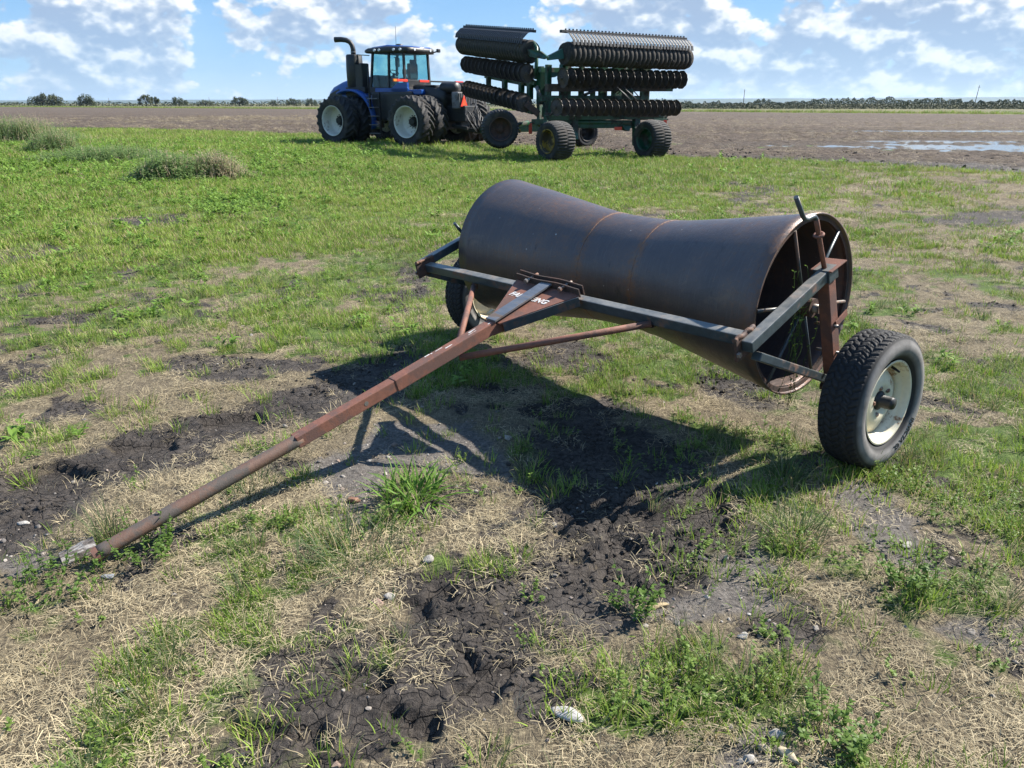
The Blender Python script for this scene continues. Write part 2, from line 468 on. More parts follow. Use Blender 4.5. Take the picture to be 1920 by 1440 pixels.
def axis_pts(lo, hi, fine, a, b, grow):
    c = list(np.arange(a, b + fine, fine)); s = fine
    while c[-1] < hi: s *= grow; c.append(c[-1] + s)
    s = fine; left = []
    q = a
    while q > lo: s *= grow; q -= s; left.append(q)
    return np.array(left[::-1] + c)
gx = axis_pts(-9000, 9000, .0145, -2.7, 3.1, 1.064)
gy = axis_pts(-400, 14000, .0145, 1.15, 5.9, 1.047)
GXX, GYY = np.meshgrid(gx, gy, indexing='xy')
gxf, gyf = GXX.ravel(), GYY.ravel()
g_green, g_mud, g_gra = zones(gxf, gyf)
g_z = ground_z(gxf, gyf, g_mud, g_gra)
def grid_faces(nx, ny):
    i = np.arange(nx - 1)[None, :] + (np.arange(ny - 1) * nx)[:, None]
    i = i.ravel()
    return np.stack([i, i + 1, i + 1 + nx, i + nx], 1)
gme = np_mesh("ground", np.stack([gxf, gyf, g_z], 1), grid_faces(len(gx), len(gy)), True)
def set_zone(me, g, m, b):
    a = me.color_attributes.new("zone", 'FLOAT_COLOR', 'POINT')
    a.data.foreach_set('color', np.stack([g, m, b, np.ones_like(g)], 1).astype(np.float32).ravel())
set_zone(gme, g_green, g_mud, g_gra)

gm, nt, p, o = new_mat("ground_mat")
v = GEOV(nt)
za = nt.nodes.new('ShaderNodeAttribute'); za.attribute_name = "zone"
zs = N(nt, 'ShaderNodeSeparateColor', inp={0: za.outputs['Color']})
zg, zm, zr = zs.outputs[0], zs.outputs[1], zs.outputs[2]
n_big, n_mid, n_fin, n_tiny = NOISE(nt, v, 1.3, 4), NOISE(nt, v, 9, 6, .65), NOISE(nt, v, 55, 5, .7), NOISE(nt, v, 260, 3, .7)
# thatch: matted straw fibres, run in two directions
mpa = N(nt, 'ShaderNodeMapping', inp={0: v}); mpa.inputs['Scale'].default_value = (30, 130, 30); mpa.inputs['Rotation'].default_value = (0, 0, .6)
mpb = N(nt, 'ShaderNodeMapping', inp={0: v}); mpb.inputs['Scale'].default_value = (140, 26, 30); mpb.inputs['Rotation'].default_value = (0, 0, -.3)
fib = M(nt, 'MAXIMUM', NOISE(nt, mpa.outputs[0], 1, 3, .6, 1.5), NOISE(nt, mpb.outputs[0], 1, 3, .6, 1.5))
that = RAMP(nt, fib, [(.40, (.046, .037, .027)), (.55, (.170, .137, .086)), (.72, (.41, .34, .215))])
that = MIX(nt, MAPR(nt, n_mid, .38, .66), that, MIX(nt, .6, that, (.060, .048, .036)))
soil = RAMP(nt, M(nt, 'ADD', M(nt, 'MULTIPLY', n_mid, .5), M(nt, 'MULTIPLY', n_fin, .5)), [(.34, (.018, .015, .013)), (.50, (.042, .035, .030)), (.66, (.090, .076, .064))])
grav = RAMP(nt, n_fin, [(.32, (.065, .057, .050)), (.5, (.125, .111, .098)), (.75, (.22, .20, .175))])
peb = nt.nodes.new('ShaderNodeTexVoronoi'); peb.inputs['Scale'].default_value = 60; nt.links.new(v, peb.inputs['Vector'])
pebm = M(nt, 'MULTIPLY', M(nt, 'LESS_THAN', peb.outputs['Distance'], .28), M(nt, 'GREATER_THAN', n_mid, .5))
grav = MIX(nt, M(nt, 'MULTIPLY', pebm, .7), grav, MIX(nt, n_tiny, (.30, .27, .23), (.16, .13, .11)))
turf = RAMP(nt, M(nt, 'ADD', M(nt, 'MULTIPLY', n_mid, .55), M(nt, 'MULTIPLY', n_fin, .45)), [(.34, (.026, .042, .010)), (.5, (.070, .108, .024)), (.68, (.155, .200, .058))])
crk = nt.nodes.new('ShaderNodeTexVoronoi'); crk.feature = 'DISTANCE_TO_EDGE'; crk.inputs['Scale'].default_value = 17
wv_ = N(nt, 'ShaderNodeVectorMath', operation='ADD', inp={0: v, 1: N(nt, 'ShaderNodeVectorMath', operation='SCALE', inp={0: N(nt, 'ShaderNodeTexNoise', inp={'Vector': v, 'Scale': 14.0}).outputs['Color'], 'Scale': .07}).outputs[0]}).outputs[0]
nt.links.new(wv_, crk.inputs['Vector'])
crack = MAPR(nt, crk.outputs['Distance'], .0, .055, 0, 1, True)
dry = MAPR(nt, M(nt, 'ADD', M(nt, 'MULTIPLY', n_big, .6), M(nt, 'MULTIPLY', n_fin, .4)), .45, .60)           # grey crust where the mud has dried
soil = MIX(nt, M(nt, 'MULTIPLY', dry, .75), soil, MIX(nt, n_tiny, (.060, .051, .044), (.120, .104, .090)))
soil = MIX(nt, M(nt, 'MULTIPLY', M(nt, 'SUBTRACT', 1.0, crack), .55), soil, (.012, .010, .009))
thn = M(nt, 'ADD', zm, M(nt, 'MULTIPLY', M(nt, 'SUBTRACT', n_fin, .5), .9))
col = MIX(nt, MAPR(nt, zg, .1, .8), that, turf)
col = MIX(nt, MAPR(nt, M(nt, 'ADD', zr, M(nt, 'MULTIPLY', M(nt, 'SUBTRACT', n_mid, .5), .8)), .35, .7), col, grav)
col = MIX(nt, MAPR(nt, thn, .32, .62), col, soil)
# far away: pale meadow
dist = N(nt, 'ShaderNodeVectorMath', operation='LENGTH', inp={0: v}).outputs['Value']
far = RAMP(nt, NOISE(nt, v, .02, 4, .6), [(.35, (.085, .088, .036)), (.65, (.17, .15, .075))])
col = MIX(nt, MAPR(nt, dist, 70, 130), col, far)
setp(nt, p, Base_Color=col, Roughness=MAPR(nt, zm, 0, 1, .95, .8))
p.inputs['Specular IOR Level'].default_value = .25
BUMP(nt, p, M(nt, 'ADD', M(nt, 'ADD', M(nt, 'MULTIPLY', n_fin, 1.0), M(nt, 'MULTIPLY', n_tiny, .4)), M(nt, 'ADD', M(nt, 'MULTIPLY', fib, .8), M(nt, 'MULTIPLY', M(nt, 'MULTIPLY', crack, zm), 1.1))), .9, .012)
ground = tag(link("ground", gme, gm), kind="structure")

# ------------------------------------------------------------------ ploughed field, with standing water
FB = np.array([(-760, 640), (-40, 63.7), (-11.9, 44.2), (5.2, 26.1), (8.7, 24.0), (12.7, 19.7), (16, 15.6), (300, -215)], float)  # the near edge
FO = np.array((-40, 63.7)); FS = np.array((.768, -.640)); FN = np.array((.640, .768))
fb_s = (FB - FO) @ FS; fb_t = (FB - FO) @ FN
fs = axis_pts(-820, 420, .17, 34, 98, 1.045); ft = axis_pts(-1e-6, 124, .14, 0, 30, 1.035)
ft = ft[ft >= 0]
FSS, FTT = np.meshgrid(fs, ft, indexing='xy')
s1, t1 = FSS.ravel(), FTT.ravel()
wig = (fbm(s1, s1 * 0, .35, 3) - .5) * 1.3
edge = np.interp(s1, fb_s, fb_t) + wig
far_t = 126 + (fbm(s1, s1 * 0 + 5, .03, 2) - .5) * 14
tt = edge + (far_t - edge) * (t1 / ft.max())
fx = FO[0] + FS[0] * s1 + FN[0] * tt; fy = FO[1] + FS[1] * s1 + FN[1] * tt
fade = sstep(0, .5, tt - edge) * sstep(300, 40, np.hypot(fx, fy))
def puddle_mask(x, y):
    u = (x * .985 + y * -.17); w = (y * .985 + x * .17)
    m = np.exp(-(((x - 27) / 15) ** 2 + ((y - 31.2 + .18 * (x - 20)) / 3.6) ** 2)) * 1.3
    m = np.maximum(m, np.exp(-(((x - 19.5) / 5.0) ** 2 + ((y - 36.6) / 1.6) ** 2)) * .95)
    m = np.maximum(m, np.exp(-(((x - 31) / 12) ** 2 + ((y - 50) / 2.6) ** 2)) * 1.0)
    return m
pm = puddle_mask(fx, fy)
row = np.sin(tt * 2 * math.pi / .76 + (fbm(fx, fy, .2, 2) - .5) * 5)
fz = .012 + fade * (.045 + (fbm(fx, fy, 2.8, 4, .68) - .5) * .26 * (1 - .15 * np.clip(pm, 0, 1)) + np.clip(pm, 0, 1) * (fbm(fx + 9, fy * 2.2, 1.4, 3) - .5) * .16 + row * .018 * (1 - pm * .7)) - pm * .125 * fade
fme = np_mesh("ploughed_field", np.stack([fx, fy, fz], 1), grid_faces(len(fs), len(ft)), True)
wet = np.clip(np.exp(-((tt - edge) / 2.3) ** 2) * sstep(58, 74, s1) + pm * .9 + np.exp(-((tt - edge) / .8) ** 2) * .6, 0, 1)
set_zone(fme, wet, pm, pm)
fm, nt, p, o = new_mat("ploughed_soil")
v = GEOV(nt)
za = nt.nodes.new('ShaderNodeAttribute'); za.attribute_name = "zone"
zw = N(nt, 'ShaderNodeSeparateColor', inp={0: za.outputs['Color']}).outputs[0]
n1, n2, n3 = NOISE(nt, v, .12, 4, .6), NOISE(nt, v, 4.5, 6, .7), NOISE(nt, v, 22, 4, .7)
mpf = N(nt, 'ShaderNodeMapping', inp={0: v}); mpf.inputs['Rotation'].default_value = (0, 0, math.atan2(.640, .768)); mpf.inputs['Scale'].default_value = (.035, .55, 1)
streak = NOISE(nt, mpf.outputs[0], 1, 4, .65, .4)
c0 = RAMP(nt, M(nt, 'ADD', M(nt, 'MULTIPLY', n2, .6), M(nt, 'MULTIPLY', n3, .4)), [(.36, (.026, .019, .014)), (.5, (.076, .056, .041)), (.64, (.165, .128, .094))])
c0 = MIX(nt, M(nt, 'MULTIPLY', MAPR(nt, streak, .56, .66), M(nt, 'MULTIPLY', MAPR(nt, n2, .35, .6), .75)), c0, (.27, .215, .135))
c0 = MIX(nt, MAPR(nt, n1, .4, .65), c0, MIX(nt, .45, c0, (.09, .066, .050)))
c0 = MIX(nt, M(nt, 'MULTIPLY', zw, .8), c0, MIX(nt, n3, (.014, .012, .011), (.045, .036, .030)))
setp(nt, p, Base_Color=c0, Roughness=MAPR(nt, zw, .2, 1, .92, .55)); p.inputs['Specular IOR Level'].default_value = .3
BUMP(nt, p, M(nt, 'ADD', n2, n3), .9, .06)
tag(link("ploughed_field", fme, fm), kind="structure")
wm, nt, p, o = new_mat("flood_water")
setp(nt, p, Base_Color=(.085, .078, .066), Roughness=.09); p.inputs['IOR'].default_value = 1.33
BUMP(nt, p, NOISE(nt, GEOV(nt), 7, 3), .04, .02)
wx = np.linspace(7, 60, 40); wy = np.linspace(26.5, 56, 26)
WX, WY = np.meshgrid(wx, wy)
wv = np.stack([WX.ravel(), WY.ravel(), np.full(WX.size, .010)], 1)
tag(link("flood_water", np_mesh("flood_water", wv, grid_faces(40, 26), True), wm), kind="structure")

# ------------------------------------------------------------------ far ridge
bm_ = MB(); vs = []; fsx = []
xs = np.linspace(-9000, 9500, 220)
hh = 26 + 30 * fbm(xs, xs * 0 + 3, .0006, 4) + 22 * sstep(-1500, 3500, xs)
for i, (x_, h_) in enumerate(zip(xs, hh)):
    vs += [(x_, 8300, -.3), (x_, 8900, h_ * .8), (x_, 9500, h_), (x_, 10600, -.3)]
for i in range(len(xs) - 1):
    for k in range(3): fsx.append((i * 4 + k, (i + 1) * 4 + k, (i + 1) * 4 + k + 1, i * 4 + k + 1))
hm, nt, p, o = new_mat("ridge_forest")
setp(nt, p, Base_Color=RAMP(nt, NOISE(nt, GEOV(nt), .006, 5, .6), [(.3, (.030, .048, .030)), (.7, (.065, .085, .045))]), Roughness=.95)
tag(link("hills", np_mesh("hills", np.array(vs), fsx, True), hm), kind="structure")

# ------------------------------------------------------------------ foliage materials
def leafy(name, c1, c2, dry=None, trans=.35, rough=.55, tint='tint'):
    m, nt, p, o = new_mat(name)
    at_ = nt.nodes.new('ShaderNodeAttribute'); at_.attribute_type = 'INSTANCER'; at_.attribute_name = tint
    oi = nt.nodes.new('ShaderNodeObjectInfo')
    f = at_.outputs['Fac']
    col = MIX(nt, f, c1, c2)
    bl = nt.nodes.new('ShaderNodeAttribute'); bl.attribute_name = "blade"
    col = MIX(nt, M(nt, 'MULTIPLY', bl.outputs['Fac'], .55), col, MIX(nt, .5, col, [min(1, q * 1.9) for q in c2]))
    if dry is not None:
        col = MIX(nt, M(nt, 'GREATER_THAN', bl.outputs['Fac'], .80), col, dry)
    setp(nt, p, Base_Color=col, Roughness=rough); p.inputs['Specular IOR Level'].default_value = .22
    tr = nt.nodes.new('ShaderNodeBsdfTranslucent'); nt.links.new(col, tr.inputs[0])
    ms = nt.nodes.new('ShaderNodeMixShader'); ms.inputs[0].default_value = trans
    nt.links.new(p.outputs[0], ms.inputs[1]); nt.links.new(tr.outputs[0], ms.inputs[2]); nt.links.new(ms.outputs[0], o.inputs[0])
    return m
GRASS = leafy("grass_green", (.100, .185, .022), (.225, .315, .050), (.36, .29, .15))
WEEDS = leafy("stand_weed", (.155, .235, .085), (.23, .31, .12), None, .45, .6)
GRASS2 = leafy("grass_bluish", (.070, .108, .042), (.140, .180, .068), (.33, .27, .15))
STRAW = leafy("straw", (.120, .095, .060), (.44, .368, .232), None, .12, .75)
CLOVER = leafy("weed_leaf", (.085, .150, .030), (.170, .240, .056), None, .4, .5)
BROAD = leafy("broad_leaf", (.090, .180, .026), (.195, .300, .056), None, .4, .6)
DEADW = leafy("dead_weed", (.36, .30, .20), (.42, .34, .22), None, .3, .7)

def blades(nb, rad, h0, h1, w, lean, curve, seed, lay=0.0, nseg=3, flat=False, zspread=0.0):
    """a clump of grass blades: ribbons that taper and bend; numpy"""
    r = np.random.default_rng(seed)
    V, F, B = [], [], []
    for k in range(nb):
        q = r.uniform(0, 2 * math.pi); rr = rad * math.sqrt(r.random())
        p0 = np.array((rr * math.cos(q), rr * math.sin(q), r.random() * zspread))
        az = q + r.normal(0, .9) if not flat else r.uniform(0, 2 * math.pi)
        L = r.uniform(h0, h1); ln = abs(r.normal(lean, lean * .4)); cv = r.uniform(.4, 1.3) * curve
        if lay > 0: ln = math.pi / 2 - abs(r.normal(lay, lay))
        d = np.array((math.cos(az), math.sin(az), 0)); sd_ = np.array((-math.sin(az), math.cos(az), 0.0))
        tw = r.uniform(-.9, .9); bv = r.random(); base = len(V); pos = p0.copy(); ang = ln
        for i in range(nseg + 1):
            t = i / nseg
            wd = w * r.uniform(.85, 1.15) * (1 - .25 * t - .75 * t * t * (0 if flat else 1)) * .5
            side = sd_ * math.cos(tw) + np.array((0, 0, 1)) * math.sin(tw) * .6
            if i == nseg and not flat:
                V.append(pos.copy()); B.append(bv)
            else:
                V.append(pos - side * wd); V.append(pos + side * wd); B += [bv, bv]
            pos = pos + (d * math.sin(ang) + np.array((0, 0, 1)) * math.cos(ang)) * (L / nseg)
            ang += cv / nseg
            if flat: ang = min(max(ang, 1.2), 1.75)
        for i in range(nseg):
            a = base + 2 * i
            if i == nseg - 1 and not flat: F.append((a, a + 1, a + 2))
            else: F.append((a, a + 1, a + 3, a + 2))
    return V, F, B
def leaves(nl, rad, h0, h1, ll, lw, seed, stems=True):
    """a low weed: little stems with oval leaves in tiers"""
    r = np.random.default_rng(seed); V, F, B = [], [], []
    ns = max(3, nl // 9)
    for s_ in range(ns):
        q = r.uniform(0, 6.283); rr = rad * math.sqrt(r.random()) * .6
        b0 = np.array((rr * math.cos(q), rr * math.sin(q), 0)); out = np.array((math.cos(q), math.sin(q), 0)) * r.uniform(.15, .9)
        H = r.uniform(h0, h1); top = b0 + out * H * .8 + np.array((0, 0, H))
        k = len(V); w = .0012
        V += [b0 + (w, 0, 0), b0 - (w, 0, 0), top - (w, 0, 0), top + (w, 0, 0)]; B += [.1] * 4; F.append((k, k + 1, k + 2, k + 3))
        for l in range(nl // ns + 1):
            t = r.uniform(.25, 1.0); c = b0 + (top - b0) * t
            az = r.uniform(0, 6.283); el = r.uniform(-.2, .9); L = ll * r.uniform(.6, 1.2) * (1.15 - .4 * t); Wd = lw * r.uniform(.7, 1.2) * (1.15 - .4 * t)
            d = np.array((math.cos(az) * math.cos(el), math.sin(az) * math.cos(el), math.sin(el)))
            sd_ = np.cross(d, (0, 0, 1)); sd_ = sd_ / (np.linalg.norm(sd_) + 1e-9); up = np.cross(sd_, d)
            bv = r.random() * .75; k = len(V)
            V += [c, c + d * L * .4 + sd_ * Wd * .5 + up * L * .08, c + d * L * .4 - sd_ * Wd * .5 + up * L * .08, c + d * L * .8 + sd_ * Wd * .34, c + d * L * .8 - sd_ * Wd * .34, c + d * L - up * L * .1]
            B += [bv] * 6; F += [(k, k + 1, k + 2), (k + 1, k + 3, k + 4, k + 2), (k + 3, k + 5, k + 4)]
    return V, F, B
def clump_mesh(name, vfb):
    V, F, B = vfb
    me = bpy.data.meshes.new(name); me.from_pydata([tuple(map(float, q)) for q in V], [], F); me.update()
    a = me.attributes.new("blade", 'FLOAT', 'POINT'); a.data.foreach_set('value', np.array(B, np.float32))
    me.polygons.foreach_set('use_smooth', np.ones(len(me.polygons), bool))
    return me
def pool(name, meshes, mat):
    c = bpy.data.collections.new(name)                  # not linked to the scene: only a source of instances
    for i, me in enumerate(meshes):
        me.materials.append(mat)
        c.objects.link(bpy.data.objects.new(f"{name}_{i}", me))
    return c
def cover(name, pts, coll, npick, scale, tint, tilt=.0, label=None):
    """ground cover: one object whose geometry nodes put a clump on every point"""
    n = len(pts)
    me = bpy.data.meshes.new(name); me.vertices.add(n); me.vertices.foreach_set('co', np.asarray(pts, np.float32).ravel())
    rot = np.stack([rng.normal(0, tilt, n), rng.normal(0, tilt, n), rng.uniform(0, 6.283, n)], 1).astype(np.float32)
    for nm, ty, ar, key in (("rot", 'FLOAT_VECTOR', rot, 'vector'), ("scl", 'FLOAT', np.asarray(scale, np.float32), 'value'), ("tint", 'FLOAT', np.asarray(tint, np.float32), 'value'), ("pick", 'INT', rng.integers(0, npick, n).astype(np.int32), 'value')):
        a = me.attributes.new(nm, ty, 'POINT'); a.data.foreach_set(key, ar.ravel())
    o = bpy.data.objects.new(name, me); COL.objects.link(o)
    ng = bpy.data.node_groups.new(name, 'GeometryNodeTree')
    ng.interface.new_socket('Geometry', in_out='INPUT', socket_type='NodeSocketGeometry')
    ng.interface.new_socket('Geometry', in_out='OUTPUT', socket_type='NodeSocketGeometry')
    gi, go = ng.nodes.new('NodeGroupInput'), ng.nodes.new('NodeGroupOutput')
    ci = ng.nodes.new('GeometryNodeCollectionInfo'); ci.inputs['Collection'].default_value = coll
    ci.inputs['Separate Children'].default_value = True; ci.inputs['Reset Children'].default_value = True
    ip = ng.nodes.new('GeometryNodeInstanceOnPoints'); ip.inputs['Pick Instance'].default_value = True
    def attr(nm, ty):
        q = ng.nodes.new('GeometryNodeInputNamedAttribute'); q.data_type = ty; q.inputs['Name'].default_value = nm
        return q.outputs['Attribute']
    L = ng.links.new
    L(gi.outputs[0], ip.inputs['Points']); L(ci.outputs[0], ip.inputs['Instance'])
    L(attr('pick', 'INT'), ip.inputs['Instance Index'])
    er = ng.nodes.new('FunctionNodeEulerToRotation'); L(attr('rot', 'FLOAT_VECTOR'), er.inputs[0]); L(er.outputs[0], ip.inputs['Rotation'])
    L(attr('scl', 'FLOAT'), ip.inputs['Scale']); L(ip.outputs[0], go.inputs[0])
    md = o.modifiers.new("scatter", 'NODES'); md.node_group = ng
    return tag(o, label, None, None, "stuff")

# sample points on the grassed ground, in view and a margin round it
def boundary_ok(x, y):
    q = np.stack([x - FO[0], y - FO[1]], 1); s_ = q @ FS; t_ = q @ FN
    return t_ < np.interp(s_, fb_s, fb_t) + (fbm(s_, s_ * 0, .35, 3) - .5) * 1.3 + .25
def sample(r0, r1, dens):
    half = R(56) if r1 <= 12 else R(45)
    area = half * (r1 * r1 - r0 * r0); n = int(area * dens)
    r = np.sqrt(rng.uniform(r0 * r0, r1 * r1, n)); a = rng.uniform(-half, half, n)
    x, y = r * np.sin(a), r * np.cos(a)
    k = boundary_ok(x, y); return x[k], y[k]
P_GRASS = pool("grass_clumps", [clump_mesh(f"gc{i}", blades(17, .045, .035, .085, .0042, .35, .8, 100 + i)) for i in range(6)], GRASS)
P_TUFT = pool("tuft_clumps", [clump_mesh(f"gt{i}", blades(30, .035, .08, .20, .0036, .38, .9, 200 + i)) for i in range(5)], GRASS2)
P_STRAW = pool("straw_clumps", [clump_mesh(f"gs{i}", blades(34, .075, .008, .052, .0017, 1.4, .55, 300 + i, lay=.22, flat=True, nseg=3, zspread=.012)) for i in range(6)], STRAW)
P_DEAD = pool("dead_clumps", [clump_mesh(f"gd{i}", blades(22, .05, .02, .075, .0022, .8, 1.1, 350 + i)) for i in range(5)], STRAW)
P_CLOV = pool("clover_clumps", [clump_mesh(f"gw{i}", leaves(34, .055, .025, .075, .015, .009, 400 + i)) for i in range(5)], CLOVER)
P_BROAD = pool("broad_clumps", [clump_mesh(f"gb{i}", leaves(24, .09, .03, .11, .060, .024, 500 + i)) for i in range(4)], BROAD)
P_TURF = pool("turf_patches", [clump_mesh(f"gf{i}", blades(40, .13, .04, .11, .0085, .4, .8, 600 + i)) for i in range(5)], GRASS)

def keep(x, y, prob):
    k = rng.random(len(x)) < prob
    return x[k], y[k]
def pts3(x, y, dz=0.0):
    return np.stack([x, y, ground_z(x, y) + dz], 1)
# straw litter
px_, py_ = [], []
for (r0, r1, de) in ((1.2, 3.6, 430), (3.6, 6.5, 270), (6.5, 10, 120)):
    x, y = sample(r0, r1, de); g, m, b = zones(x, y)
    pr = (1 - .88 * m) * (1 - .90 * b) * (1 - .5 * g) * (.08 + 1.0 * sstep(.36, .58, .5 * fbm(x, y, 1.6, 3) + .5 * fbm(x + 6, y, 6.5, 3))) * (1 - tread_mask(x, y))
    x, y = keep(x, y, pr); px_.append(x); py_.append(y)
x, y = np.concatenate(px_), np.concatenate(py_)
cover("straw_litter", pts3(x, y, .002), P_STRAW, 6, rng.uniform(.7, 1.25, len(x)), np.clip(fbm(x, y, 1.9, 3) * 1.6 - .3 + rng.normal(0, .24, len(x)), 0, 1), .06)
px_, py_ = [], []
for (r0, r1, de) in ((1.2, 3.6, 150), (3.6, 6.5, 110), (6.5, 12, 60)):
    xx, yy = sample(r0, r1, de); g, m, b = zones(xx, yy)
    xx, yy = keep(xx, yy, (1 - .9 * m) * (1 - .85 * b) * (.15 + .9 * sstep(.42, .62, fbm(xx + 15, yy + 4, 2.0, 3)))); px_.append(xx); py_.append(yy)
xx, yy = np.concatenate(px_), np.concatenate(py_)
cover("dead_grass", pts3(xx, yy, -.003), P_DEAD, 5, rng.uniform(.6, 1.2, len(xx)), np.clip(fbm(xx + 5, yy, 1.2, 3) * 1.5 - .2 + rng.normal(0, .2, len(xx)), 0, 1), .2)
x, y = sample(10, 30, 26); g, m, b = zones(x, y); x, y = keep(x, y, (1 - g) * (1 - .7 * m))
cover("straw_litter", pts3(x, y, .004), P_STRAW, 6, rng.uniform(1.6, 2.6, len(x)), np.clip(fbm(x, y, .9, 3) * 1.4 - .25 + rng.normal(0, .15, len(x)), 0, 1), .10)
# short grass
px_, py_ = [], []
for (r0, r1, de) in ((1.2, 3.6, 460), (3.6, 6.5, 380), (6.5, 11, 190)):
    x, y = sample(r0, r1, de); g, m, b = zones(x, y)
    x, y = keep(x, y, g * (.35 + .9 * sstep(.3, .62, fbm(x + 4, y, 2.6, 3))) + .05 * (1 - m)); px_.append(x); py_.append(y)
x, y = np.concatenate(px_), np.concatenate(py_)
tn = np.clip(fbm(x, y, .7, 3) * 1.5 - .25 + rng.normal(0, .18, len(x)), 0, 1)
cover("grass", pts3(x, y, -.004), P_GRASS, 6, rng.uniform(.6, 1.25, len(x)) * (.75 + .5 * fbm(x, y, .8, 2)), tn, .12)
# turf further off
px_, py_ = [], []; sc = []
for (r0, r1, de, s0) in ((9, 16, 85, 1.0), (16, 28, 42, 1.45), (28, 62, 12, 2.3)):
    x, y = sample(r0, r1, de); g, m, b = zones(x, y)
    x, y = keep(x, y, np.clip(g * 1.15 + .06, 0, 1)); px_.append(x); py_.append(y); sc.append(np.full(len(x), s0))
x, y, sc = np.concatenate(px_), np.concatenate(py_), np.concatenate(sc)
tn = np.clip(fbm(x, y, .35, 3) * 1.6 - .25 + rng.normal(0, .2, len(x)), 0, 1)
cover("grass", pts3(x, y, -.01), P_TURF, 5, rng.uniform(.6, 1.15, len(x)) * sc * (.65 + .7 * fbm(x + 2, y, .5, 3)), tn, .12)
# clover-like weeds, near
px_, py_ = [], []
for (r0, r1, de) in ((1.2, 4.2, 210), (4.2, 9, 60)):
    x, y = sample(r0, r1, de); g, m, b = zones(x, y)
    x, y = keep(x, y, np.clip(g * 1.1, 0, 1) * sstep(.50, .60, fbm(x + 21, y + 8, 2.2, 3)) + .02); px_.append(x); py_.append(y)
x, y = np.concatenate(px_), np.concatenate(py_)
cover("ground_weeds", pts3(x, y, -.002), P_CLOV, 5, rng.uniform(.7, 1.4, len(x)), rng.random(len(x)), .1)
# taller greyish tufts
px_, py_ = [], []
for (r0, r1, de) in ((1.2, 4.5, 70), (4.5, 10, 30)):
    x, y = sample(r0, r1, de); g, m, b = zones(x, y)
    x, y = keep(x, y, np.clip(g, 0, 1) * sstep(.52, .60, fbm(x + 71, y + 28, 1.9, 3))); px_.append(x); py_.append(y)
x, y = np.concatenate(px_), np.concatenate(py_)
cover("tall_grass", pts3(x, y, -.005), P_TUFT, 5, rng.uniform(.5, 1.0, len(x)), rng.random(len(x)), .14)
# rank broad-leaved growth on the left and in patches
px_, py_ = [], []; sc = []
for (r0, r1, de, s0) in ((4, 10, 34, .9), (10, 20, 26, 1.3), (20, 40, 9, 2.0)):
    x, y = sample(r0, r1, de); g, m, b = zones(x, y)
    x, y = keep(x, y, sstep(.55, .9, g) * (.15 + .85 * sstep(-1.0, -4.5, x + .05 * y)) * (.3 + .8 * sstep(.45, .6, fbm(x, y, .8, 3)))); px_.append(x); py_.append(y); sc.append(np.full(len(x), s0))
x, y, sc = np.concatenate(px_), np.concatenate(py_), np.concatenate(sc)
cover("ground_weeds", pts3(x, y, -.004), P_BROAD, 4, rng.uniform(.7, 1.3, len(x)) * sc, np.clip(rng.normal(.6, .25, len(x)), 0, 1), .12)
# stubble and chaff lying on the ploughed ground
sx_ = rng.uniform(-25, 150, 15000); tx_ = np.abs(rng.normal(0, 30, 15000)) + .3
ex_ = np.interp(sx_, fb_s, fb_t) + tx_
bx_, by_ = FO[0] + FS[0] * sx_ + FN[0] * ex_, FO[1] + FS[1] * sx_ + FN[1] * ex_
kk = (np.abs(bx_) < by_ * .85) & (puddle_mask(bx_, by_) < .5) & (rng.random(len(bx_)) < .25 + .8 * sstep(.45, .6, fbm(bx_, by_, .12, 3)))
bx_, by_ = bx_[kk], by_[kk]
cover("field_stubble", np.stack([bx_, by_, np.full(len(bx_), .075)], 1), P_STRAW, 6, rng.uniform(1.8, 3.6, len(bx_)) * (1 + np.hypot(bx_, by_) / 120), rng.uniform(.1, .75, len(bx_)), .25)
# clods of turned soil in the bare patches and small pebbles in the silt
def lump(seed, rough=.35, sub=2):
    bm = bmesh.new(); bmesh.ops.create_icosphere(bm, subdivisions=sub, radius=1.0); r = random.Random(seed)
    k = [Vector((r.uniform(-1, 1), r.uniform(-1, 1), r.uniform(-1, 1))).normalized() for _ in range(9)]; a = [r.uniform(.62, 1.0) for _ in k]
    for q in bm.verts:
        d = q.co.normalized(); s_ = min([1.25] + [aa / max(.05, d.dot(kk)) for kk, aa in zip(k, a) if d.dot(kk) > .3])
        q.co = d * s_ * (1 + r.uniform(-rough, rough) * .16)
    sq = (r.uniform(.8, 1.2), r.uniform(.65, 1.0), r.uniform(.5, .75))
    for q in bm.verts: q.co = Vector((q.co.x * sq[0], q.co.y * sq[1], q.co.z * sq[2]))
    me = bpy.data.meshes.new("lump"); bm.to_mesh(me); bm.free()
    return me
clodm = worn("clod_soil", (.026, .021, .017), (.055, .044, .034), .5, 9, .95, .95, 0, .3, .5, 60)
pebm_, nt, p, o = new_mat("pebble_stone")
at_ = nt.nodes.new('ShaderNodeAttribute'); at_.attribute_type = 'INSTANCER'; at_.attribute_name = 'tint'
pc = RAMP(nt, at_.outputs['Fac'], [(0, (.13, .115, .10)), (.35, (.30, .27, .23)), (.6, (.22, .15, .11)), (.8, (.40, .37, .33)), (1, (.09, .08, .075))])
setp(nt, p, Base_Color=MIX(nt, NOISE(nt, OBJV(nt), 3, 4), MIX(nt, .4, pc, (.05, .045, .04)), pc), Roughness=.8)
P_CLOD = pool("clods", [lump(10 + i, 1.5) for i in range(6)], clodm)
P_PEB = pool("pebbles", [lump(30 + i, .2) for i in range(6)], pebm_)
x, y = sample(1.3, 8.5, 1500); _, m, b = zones(x, y); x, y = keep(x, y, m * (.10 + .9 * sstep(.46, .62, fbm(x + 3, y, 2.4, 3)) + .6 * zone(x, y, ROUW, .12, .2)) * .8 * (1 - tread_mask(x, y)))
